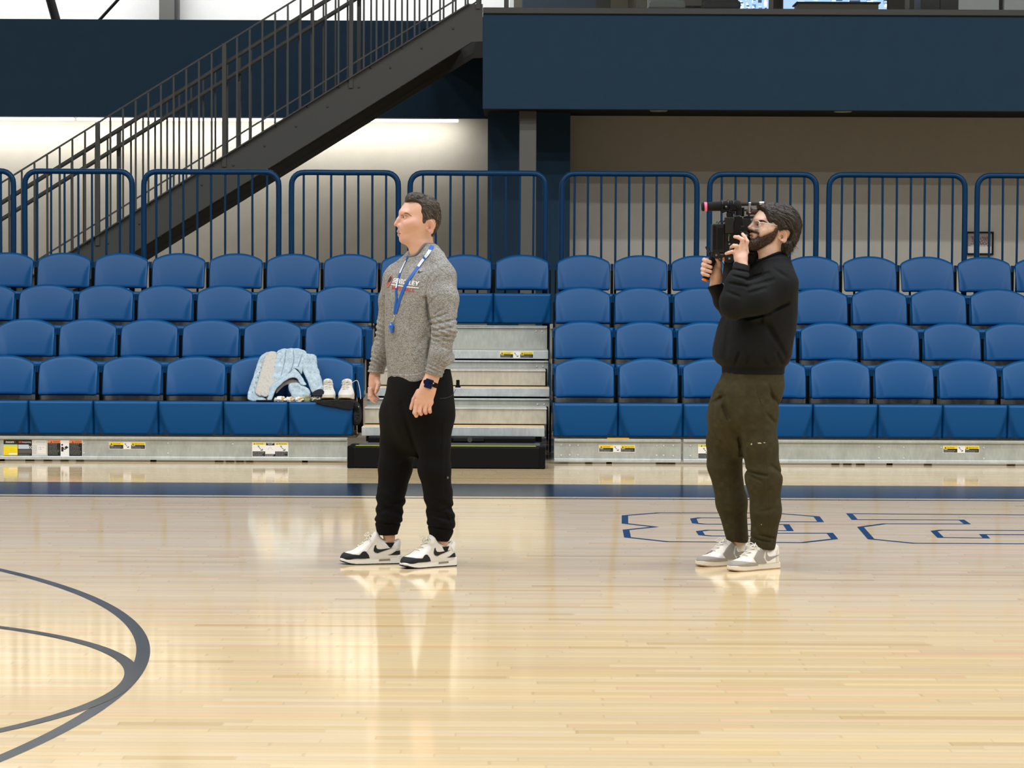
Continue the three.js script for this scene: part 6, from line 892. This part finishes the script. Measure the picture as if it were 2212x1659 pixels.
  for (const s of [-1, 1]) {
    const zc = s * 0.033, xf = o.eye[0] - 0.0215, yc = o.eye[1] - 0.001, pts = []; for (let i = 0; i < 32; i++) { const a = i / 32 * 6.2832, sq = (v) => Math.sign(v) * Math.pow(Math.abs(v), 0.72); pts.push([xf + 0.012 * Math.pow(Math.abs(zc + 0.024 * sq(Math.cos(a))) / 0.055, 2), yc + 0.0195 * sq(Math.sin(a)), zc + 0.0245 * sq(Math.cos(a))]); }
    part('rim', moveGeo(tube(pts, 0.0022, 64, 8, true), HO, TURN), clear, gl);
    const lp = [[xf + 0.004, yc, zc], ...pts], g = new THREE.BufferGeometry(); g.setAttribute('position', new THREE.Float32BufferAttribute(lp.flat(), 3)); g.setIndex(pts.flatMap((_, i) => [0, 1 + i, 1 + (i + 1) % 32])); g.computeVertexNormals(); g.setAttribute('uv', new THREE.Float32BufferAttribute(new Float32Array(lp.length * 2), 2)); part('lens', moveGeo(g, HO, TURN), lensM, gl);
    part('temple', moveGeo(tube([[xf + 0.013, yc + 0.01, s * 0.058], [o.eye[0] + 0.02, yc + 0.008, s * 0.0715], [o.ear[0] - 0.012, yc - 0.008, s * 0.0775], [o.ear[0] + 0.004, yc - 0.016, s * 0.077]], 0.0019, 30, 8), HO, TURN), clear, gl);
  }
  part('bridge', moveGeo(tube([[o.eye[0] - 0.022, o.eye[1] + 0.006, -0.011], [o.eye[0] - 0.025, o.eye[1] + 0.009, 0], [o.eye[0] - 0.022, o.eye[1] + 0.006, 0.011]], 0.0022, 14, 8), HO, TURN), clear, gl);

  // ---- camera rig
  const rig = thing('camera_rig', 'black shoulder camera rig with foam microphone, held up by the person filming', 'camera', POS), B = std(0x0c0c0d, 0.45), BG = std(0x121314, 0.25, 0.3), RB = std(0x0a0a0a, 0.85), ST = std(0xb9bcc0, 0.3, 0.9), OR = std(0xd9731c, 0.5), foam = std(0x0e0e0f, 1);
  const bx = (x0, x1, y0, y1, z0, z1, r = 0.004) => span(X(x0), X(x1), Y(y1), Y(y0), z0, z1, r), cyl = (a, b, r, r2 = r) => rod(c(...a), c(...b), r, 22, r2);
  const knob = (px, py, z, r, d = 0.012) => new THREE.CylinderGeometry(r, r, d, 24).rotateX(Math.PI / 2).translate(X(px), Y(py), z);
  const mic = part('microphone', cyl([1594, 442.5, 0.035], [1648, 440.5, 0.035], 0.0085), BG, rig), fg = new THREE.LatheGeometry([[0.0005, 0], [0.016, 0.001], [0.0205, 0.006], [0.0212, 0.03], [0.0222, 0.1], [0.0265, 0.15], [0.0265, 0.165], [0.021, 0.183], [0.008, 0.188], [0.0005, 0.188]].map(([r, y]) => new THREE.Vector2(r, y)), 40).rotateZ(-Math.PI / 2);
  fg.rotateZ(0.04).translate(...c(1511, 448.5, 0.035)); part('foam_windscreen', fg, foam, mic); part('colour_band', new THREE.CylinderGeometry(0.0216, 0.0216, 0.0125, 40, 1, true).rotateZ(Math.PI / 2 + 0.04).translate(...c(1520.5, 448.2, 0.035)), std(0xf0688f, 0.6), mic, 'pink band');
  part('mic_cap', cyl([1636, 441, 0.035], [1646, 440.5, 0.035], 0.0105), ST, mic);
  const shock = part('shock_mount', join([...[1556, 1568, 1580].map((x) => new THREE.TorusGeometry(0.027, 0.0035, 8, 28).rotateY(Math.PI / 2).translate(...c(x, 446, 0.035))), cyl([1552, 459, 0.062], [1584, 452, 0.062], 0.006), knob(1556, 457, 0.07, 0.011), knob(1565, 450, 0.072, 0.01), knob(1577, 449, 0.072, 0.012)]), BG, rig);
  part('mount_stem', join([bx(1566, 1580, 458, 472, 0.02, 0.05), knob(1570, 465, 0.052, 0.012), knob(1579, 460, 0.05, 0.009)]), B, rig); part('mount_screw', knob(1563, 448, 0.08, 0.004, 0.004), ST, shock);
  const body = part('camera_body', join([bx(1545, 1612, 500, 552, -0.05, 0.05, 0.006), bx(1556, 1606, 488, 502, -0.045, 0.04, 0.005)]), B, rig);
  part('lens_barrel', join([cyl([1545, 522, -0.005], [1512 + 24, 522, -0.005], 0.04, 0.044)]), BG, rig);
  const mb = part('matte_box', bx(1535, 1561, 485, 547, -0.06, 0.062, 0.004), B, rig); for (let k = 0; k < 14; k++) part('cooling_fin', span(X(1536), X(1543), Y(491 + k * 3.6) - 0.0018, Y(491 + k * 3.6) + 0.0018, 0.06, 0.066), BG, mb); part('side_panel', bx(1546, 1557, 492, 540, 0.06, 0.065, 0.002), BG, mb);
  const mon = part('monitor', bx(1561, 1579, 471, 505, 0.03, 0.095, 0.003), B, rig); const slab = bx(-9, 9, 0, 0, 0, 0.001); slab.dispose();
  part('battery', new RoundedBoxGeometry(0.034, 0.078, 0.07, 2, 0.003).rotateZ(-0.1).translate(...c(1588, 486, 0.06)), BG, rig); part('battery_edge', new RoundedBoxGeometry(0.03, 0.004, 0.07, 2, 0.0015).rotateZ(0.16).translate(...c(1586, 468.5, 0.061)), std(0x4b4d50, 0.35, 0.4), mon);
  part('top_handle', join([bx(1586, 1601, 449, 470, -0.012, 0.03), bx(1601, 1604, 449, 468, -0.02, 0.035), cyl([1603, 470, 0.01], [1650, 470, 0.01], 0.006), cyl([1603, 478, -0.01], [1640, 478, -0.01], 0.005)]), B, rig); part('handle_grip', cyl([1609, 459.5, 0.01], [1652, 459.5, 0.01], 0.011), std(0x4a2c1c, 0.7), rig, 'brown leather grip'); part('handle_rail', cyl([1603, 455, 0.01], [1652, 455, 0.01], 0.004), BG, rig);
  part('rail_clamp', join([bx(1586, 1592, 446, 450, 0.02, 0.045, 0.001), bx(1612, 1618, 438, 462, 0.02, 0.045)]), ST.clone(), rig);
  part('rear_module', join([bx(1598, 1618, 472, 500, -0.03, 0.03), bx(1604, 1640, 500, 535, -0.07, -0.01), knob(1604, 508, 0.056, 0.02, 0.02)]), B, rig); part('dial_centre', knob(1607, 509.5, 0.068, 0.0055, 0.006), ST, rig);
  part('shoulder_mount', join([bx(1606, 1640, 535, 590, -0.13, -0.06, 0.01), cyl([1600, 546, -0.03], [1628, 546, -0.03], 0.012), cyl([1608, 548, -0.1], [1640, 548, -0.1], 0.012)]), B, rig); part('rod_end', cyl([1607, 545.5, 0.0], [1617, 545.5, 0.0], 0.007), ST, rig); part('pad_wheel', new THREE.TorusGeometry(0.016, 0.007, 10, 24).translate(...c(1613, 575, -0.05)), std(0x3a3b3d, 0.4, 0.3), rig);
  part('base_plate', join([bx(1533, 1608, 547, 556, -0.05, 0.055), cyl([1540, 553, 0.05], [1560, 553, 0.05], 0.014), knob(1571, 559, 0.06, 0.022, 0.026), knob(1544, 552, 0.062, 0.017, 0.016)]), B, rig); part('rosette_screw', knob(1571, 559, 0.075, 0.005, 0.006), ST, rig); part('rosette_screw', knob(1543, 552, 0.072, 0.005, 0.006), std(0x8f8a78, 0.3, 0.7), rig);
  part('lever', join([cyl([1522.5, 534, 0.02], [1531, 548, 0.03], 0.005, 0.0075), cyl([1533, 546, 0.03], [1534, 556, 0.03], 0.008)]), BG, rig); part('clip', bx(1557, 1564, 557, 563, 0.04, 0.062, 0.002), OR, rig, 'orange clip');
  const gr = part('hand_grip', join([cyl([1539, 556, zF], [1522.5, 604, zF], 0.0185, 0.0165), cyl([1538, 550, zF + 0.01], [1548, 553, zF + 0.02], 0.014)]), RB, rig); part('end_ring', cyl([1523, 603.5, zF], [1521.5, 608, zF], 0.0172), OR, gr, 'orange end ring');
  const g2 = part('rear_grip', cyl([1572, 566, 0.02], [1566, 612, 0.03], 0.0215), std(0x0a0a0a, 0.8, 0, { bumpMap: honey, bumpScale: 0.002 }), rig); part('grip_collar', cyl([1572.5, 562, 0.02], [1572, 568, 0.02], 0.023), B, g2);
  part('cable', join([tube([c(1548, 484, 0.05), c(1552, 479, 0.06), c(1560, 480, 0.07), c(1566, 490, 0.075), c(1570, 498, 0.07)], 0.0022, 24, 6), tube([c(1556, 486, 0.055), c(1560, 478, 0.06), c(1568, 482, 0.08), c(1570, 494, 0.08)], 0.002, 24, 6), tube([c(1616, 446, 0.04), c(1619, 456, 0.05), c(1614, 458, 0.04), c(1622, 452, 0.04)], 0.0018, 20, 6)]), RB, rig);
  part('connector', join([bx(1567, 1571, 497, 503, 0.05, 0.064, 0.001), bx(1570, 1575, 499, 503, 0.05, 0.06, 0.001)]), std(0xcdb27a, 0.35, 0.7), rig, 'brass coloured connectors'); part('connector', join([bx(1543, 1547, 479, 484, 0.03, 0.05, 0.001), knob(1571, 509, 0.055, 0.006, 0.008)]), std(0x1d6f72, 0.4), rig, 'teal connectors'); part('port', join([knob(1571.5, 528, 0.055, 0.0045, 0.006), bx(1569, 1571, 510, 522, 0.05, 0.056, 0.001), bx(1571.5, 1574, 533, 541, 0.05, 0.056, 0.001)]), ST, rig);
}
// ---------------------------------------------------------------- things left on the front row
{
  const S = 1 / 294, Q = 650, SEAT = 0.428, X = (px) => (px - Q) * S, Y = (py) => (868.5 - py) * S, POS = [(Q - 1106) / 5812 * 19.76 - 0.002, SEAT, -19.76];
  const denimTex = texture(256, 256, (x, y) => { const w = fbm(x / 26, y / 26) * 34 + fbm(x / 7, y / 7) * 18 + 10 * (hash(x, y, 6) - 0.5); return [186 + w, 200 + w, 208 + w]; });
  const denim = cloth(0xe6eef2, 0.9, { map: denimTex }), seam = std(0x7d98ad, 0.9), sherpa = cloth(0xbdbab2, 1), inside = std(0xc9c4ba, 0.95), cuff = std(0x161b28, 0.9);
  const jacket = thing('denim_jacket', 'pale blue denim jacket with fleece lining slung over two front row seats', 'jacket', POS);
  const lean = (f, z0, k) => (x, y, z) => f(x, y, z - z0 + y * k);   // cloth lies back against the seat
  const sheet = (pts) => outline(pts.map(([a, b]) => [X(a), Y(b)]), 0.003, 0.003);
  const panel = (name, pts, mat, z0, half, R, amp, freq, label, k = 0.62) => { const sd = sheet(pts), f = lean(puff(sd, () => half, R), z0, k), g = (x, y, z) => f(x, y, z) + amp * fbm(x * freq, y * freq * 0.8, z * freq); const xs = pts.map((p) => X(p[0])), ys = pts.map((p) => Y(p[1])), zs = [Math.min(...ys), Math.max(...ys)].map((y) => z0 - y * k); return part(name, mesh(g, [Math.min(...xs) - 0.02, Math.min(...ys) - 0.02, Math.min(...zs) - half - 0.02], [Math.max(...xs) + 0.02, Math.max(...ys) + 0.02, Math.max(...zs) + half + 0.02], 0.0036, { uvScale: 5 }), mat, jacket, label); };
  panel('front_panel', [[562, 768], [572, 764], [578, 775], [570, 830], [566, 858], [575, 866], [562, 869], [535, 866], [532, 856], [542, 820], [553, 780]], denim, -0.05, 0.012, 0.012, 0.006, 24);
  panel('fleece_lining', [[570, 767], [578, 763], [590, 765], [592, 800], [588, 840], [578, 858], [556, 857], [549, 850], [556, 815], [564, 780]], sherpa, -0.034, 0.016, 0.016, 0.007, 75, 'off white fleece lining');
  panel('shadowed_lining', [[584, 770], [600, 764], [604, 800], [598, 835], [584, 862], [574, 866], [580, 840], [586, 800]], inside, -0.052, 0.012, 0.012, 0.006, 30);
  const back = panel('back_panel', [[592, 765], [600, 759], [620, 757], [642, 757], [655, 762], [658, 774], [652, 792], [648, 812], [640, 802], [630, 800], [618, 812], [602, 824], [586, 836], [582, 830], [586, 800]], denim, -0.035, 0.018, 0.014, 0.009, 20);
  panel('collar', [[582, 836], [602, 822], [619, 811], [630, 799], [640, 805], [657, 828], [660, 834], [648, 834], [638, 820], [622, 821], [604, 834], [594, 846], [586, 866], [577, 866], [580, 850]], denim, -0.02, 0.012, 0.01, 0.004, 40);
  panel('inner_back', [[598, 836], [622, 820], [640, 824], [654, 838], [644, 850], [634, 842], [618, 834], [602, 846], [594, 854]], std(0x6f6a62, 0.95), -0.05, 0.01, 0.01, 0.004, 40);
  const sl = panel('sleeve', [[652, 768], [664, 767], [676, 771], [684, 800], [692, 824], [696, 842], [688, 851], [674, 853], [668, 838], [657, 818], [649, 798], [648, 780]], denim, -0.03, 0.02, 0.016, 0.009, 24); part('cuff_lining', mesh(lean(puff(sheet([[674, 850], [690, 842], [698, 845], [700, 856], [686, 858], [674, 857]]), () => 0.016, 0.01), -0.022, 0.4), [X(668), Y(864), -0.09], [X(708), Y(836), 0.04], 0.0034), cuff, sl);
  panel('sleeve', [[622, 834], [636, 830], [655, 836], [669, 848], [669, 858], [652, 864], [632, 864], [626, 852]], denim, -0.035, 0.018, 0.014, 0.008, 30);
  for (const l of [[[612, 760], [609, 790], [604, 815]], [[628, 759], [630, 780], [624, 806]], [[648, 768], [640, 795]]]) part('seam', tube(l.map(([a, b]) => [X(a), Y(b), -0.035 - Y(b) * 0.62 + 0.022]), 0.0022, 20, 5), seam, back);
  for (let k = 0; k < 8; k++) part('button', new THREE.SphereGeometry(0.0042, 8, 6).translate(X(566 - k * 3.2), Y(776 + k * 10.5), -0.045 - Y(776 + k * 10.5) * 0.62 + 0.017), seam, jacket);
  // sneakers standing side by side, toes to the court
  const mats = { upper: std(0xd9d6cf, 0.65), midsole: std(0xdcd5c6, 0.6), outsole: std(0x9b7a35, 0.6), dark: std(0x232a3c, 0.7), laces: std(0xdad5c9, 0.85), white: std(0xf0efec, 0.6) };
  const trainer = { wide: 1.28, length: 0.27, upper: [[0.006, 0.07], [0.03, 0.16], [0.12, 0.22], [0.25, 0.27], [0.36, 0.35], [0.46, 0.46], [0.55, 0.56], [0.62, 0.54], [0.68, 0.46], [0.8, 0.42], [0.95, 0.45], [0.99, 0.35], [0.98, 0.08], [0.03, 0.05]], topW: 0.72, mouth: [0.82, 0.62], soleTop: (u) => 0.13 + 0.02 * smooth(0.2, 0, u), soleBot: (u) => 0.05 * smooth(0.2, -0.05, u), outsole: 0.03, mats, panels: [['side_stripe', 'dark', [[0.3, 0.16], [0.34, 0.16], [0.5, 0.32], [0.46, 0.34]], false, 0.0015], ['heel_panel', 'dark', [[0.84, 0.16], [0.86, 0.34], [0.97, 0.36], [0.98, 0.16]], false, 0.0015]], laces: [[0.25, 0.29], [0.32, 0.35], [0.39, 0.42], [0.45, 0.49]] };
  [[708.5, 1, 'left white sneaker with laces on the front seat beside the denim jacket'], [744, -1, 'right white sneaker on the front seat, laces trailing towards the aisle']].forEach(([px, side, l]) => { const t = thing('empty_sneaker', l, 'shoe', [POS[0] + X(px), SEAT + 0.012, -19.775], 'pair of white sneakers'); const r = shoe(t, { ...trainer, side, at: [0, 0, 0], turn: Math.PI / 2 + side * 0.06 }); while (r.children.length) t.add(r.children[0]); t.remove(r); t.rotation.y = Math.PI / 2 + side * 0.06; if (side < 0) part('trailing_lace', tube([[0.1, 0.12, 0.04], [0.1, 0.14, 0.08], [0.09, 0.1, 0.098], [0.06, 0.03, 0.112], [0.05, 0.005, 0.115]], 0.0024, 30, 6), mats.laces, t); });
  // black drawstring bag under the shoes, hanging off the end of the bench
  const bag = thing('drawstring_bag', 'limp black drawstring bag under the white sneakers, hanging off the bench end', 'bag', POS), bagF = (x, y, z) => puff(bagSd, () => 0.075, 0.012)(x, y, z + 0.03) + 0.004 * fbm(x * 26, y * 30, z * 26), bagSd = sheet([[676, 868], [700, 865.4], [760, 865.2], [772, 869], [777, 880], [780, 904], [774, 919], [765, 919], [763.5, 900], [763, 880], [758, 869.5], [720, 869.4], [690, 869.6]]);
  part('pouch', mesh(bagF, [X(666), Y(930), -0.13], [X(790), Y(858), 0.07], 0.0034, { uvScale: 6 }), cloth(0x0d0d0e, 0.9), bag);
  const flapSd = sheet([[682, 868], [720, 868], [762, 866], [764, 884], [752, 885], [728, 881], [700, 876], [686, 872]]); part('flap', mesh((x, y, z) => puff(flapSd, () => 0.008, 0.006)(x, y, z - 0.066) + 0.002 * fbm(x * 40, y * 40, z * 40), [X(676), Y(890), 0.045], [X(770), Y(860), 0.09], 0.003, { uvScale: 6 }), cloth(0x0f0f10, 0.9), bag);
  part('cord', join([tube([[X(772), Y(876), 0.03], [X(779), Y(886), 0.035], [X(780), Y(905), 0.03], [X(775), Y(916), 0.03]], 0.002, 24, 6), tube([[X(776), Y(872), 0.0], [X(782), Y(890), 0.01], [X(779), Y(912), 0.02], [X(772), Y(920), 0.02]], 0.0018, 24, 6)]), std(0x2a2a2b, 0.8), bag); part('cord_stop', new THREE.SphereGeometry(0.006, 12, 8).translate(X(775), Y(879), 0.035), std(0xd8d8d4, 0.5), bag);
  // wrappers, a clear tub of grapes, a patterned pouch
  const crumple = (r, sx, sy, sz, k) => { const g = new THREE.IcosahedronGeometry(1, 5), p = g.attributes.position; for (let i = 0; i < p.count; i++) { const x = p.getX(i), y = p.getY(i), z = p.getZ(i), n = 1 + 0.45 * noise(x * 2.6 + k, y * 2.6, z * 2.6) + 0.25 * Math.abs(noise(x * 6 + k, y * 6, z * 6)); p.setXYZ(i, x * n * r * sx, Math.max(-0.02, y * n * r * sy), z * n * r * sz); } const q = g.toNonIndexed ? g : g; q.computeVertexNormals(); return q; };
  const wrapTex = texture(64, 64, (x, y) => { const n = fbm(x / 9, y / 9, 2); return n > 0.28 ? [214, 168, 60] : n < -0.36 ? [120, 132, 150] : [232, 232, 228]; });
  [[606, 862, 0.026, 1.6, 'crumpled white and yellow snack wrapper nearest the jacket hem'], [626, 864, 0.022, 1.4, 'small crumpled snack wrapper in the middle of the litter'], [645, 863, 0.026, 1.25, 'crumpled snack wrapper beside the clear grape tub']].forEach(([px, py, r, sx, l], i) => { const t = solo('snack_wrapper', l, 'wrapper', crumple(r, sx, 0.72, 1, i * 7 + 3), std(0xffffff, 0.4, 0, { map: wrapTex }), 'snack wrappers on the front seat'); t.position.set(POS[0] + X(px), SEAT + 0.017, -19.735); });
  const tub = thing('grape_tub', 'small clear plastic tub holding a few green grapes', 'tub', [POS[0] + X(664), SEAT, -19.74]); part('cup', new THREE.CylinderGeometry(0.03, 0.026, 0.05, 24, 1, true).translate(0, 0.026, 0), phys(0xe8ece8, 0.1, { transmission: 0.85, thickness: 0 }), tub); for (const [x, y, z] of [[-0.008, 0.014, 0.012], [0.01, 0.014, 0.006], [-0.002, 0.036, 0.01], [0.004, 0.013, -0.012]]) part('grape', new THREE.SphereGeometry(0.0115, 16, 12).scale(1, 1.1, 1).translate(x, y, z), phys(0x9aa83a, 0.3), tub); part('base', new THREE.CylinderGeometry(0.026, 0.026, 0.002, 24).translate(0, 0.001, 0), phys(0xe8ece8, 0.1, { transmission: 0.85, thickness: 0 }), tub);
  const pou = solo('patterned_pouch', 'small crumpled camouflage patterned pouch left of the sneakers', 'pouch', crumple(0.03, 1.1, 0.62, 1, 31), std(0xffffff, 0.7, 0, { map: texture(64, 64, (x, y) => { const n = fbm(x / 7, y / 7, 5); return n > 0.15 ? [196, 190, 168] : n < -0.15 ? [48, 44, 36] : [108, 100, 74]; }) })); pou.position.set(POS[0] + X(682), SEAT + 0.017, -19.745);
  const ph = thing('phone_case', 'flat black phone lying at the jacket hem', 'phone', [POS[0] + X(574), SEAT + 0.003, -19.735]); part('case', new RoundedBoxGeometry(0.13, 0.008, 0.06, 3, 0.003).translate(0, 0.004, 0), M.rubber, ph); part('screen', new RoundedBoxGeometry(0.122, 0.001, 0.054, 2, 0.0004).translate(0, 0.0083, 0), std(0x0a0b0d, 0.1), ph);
}
renderer.render(scene, camera);
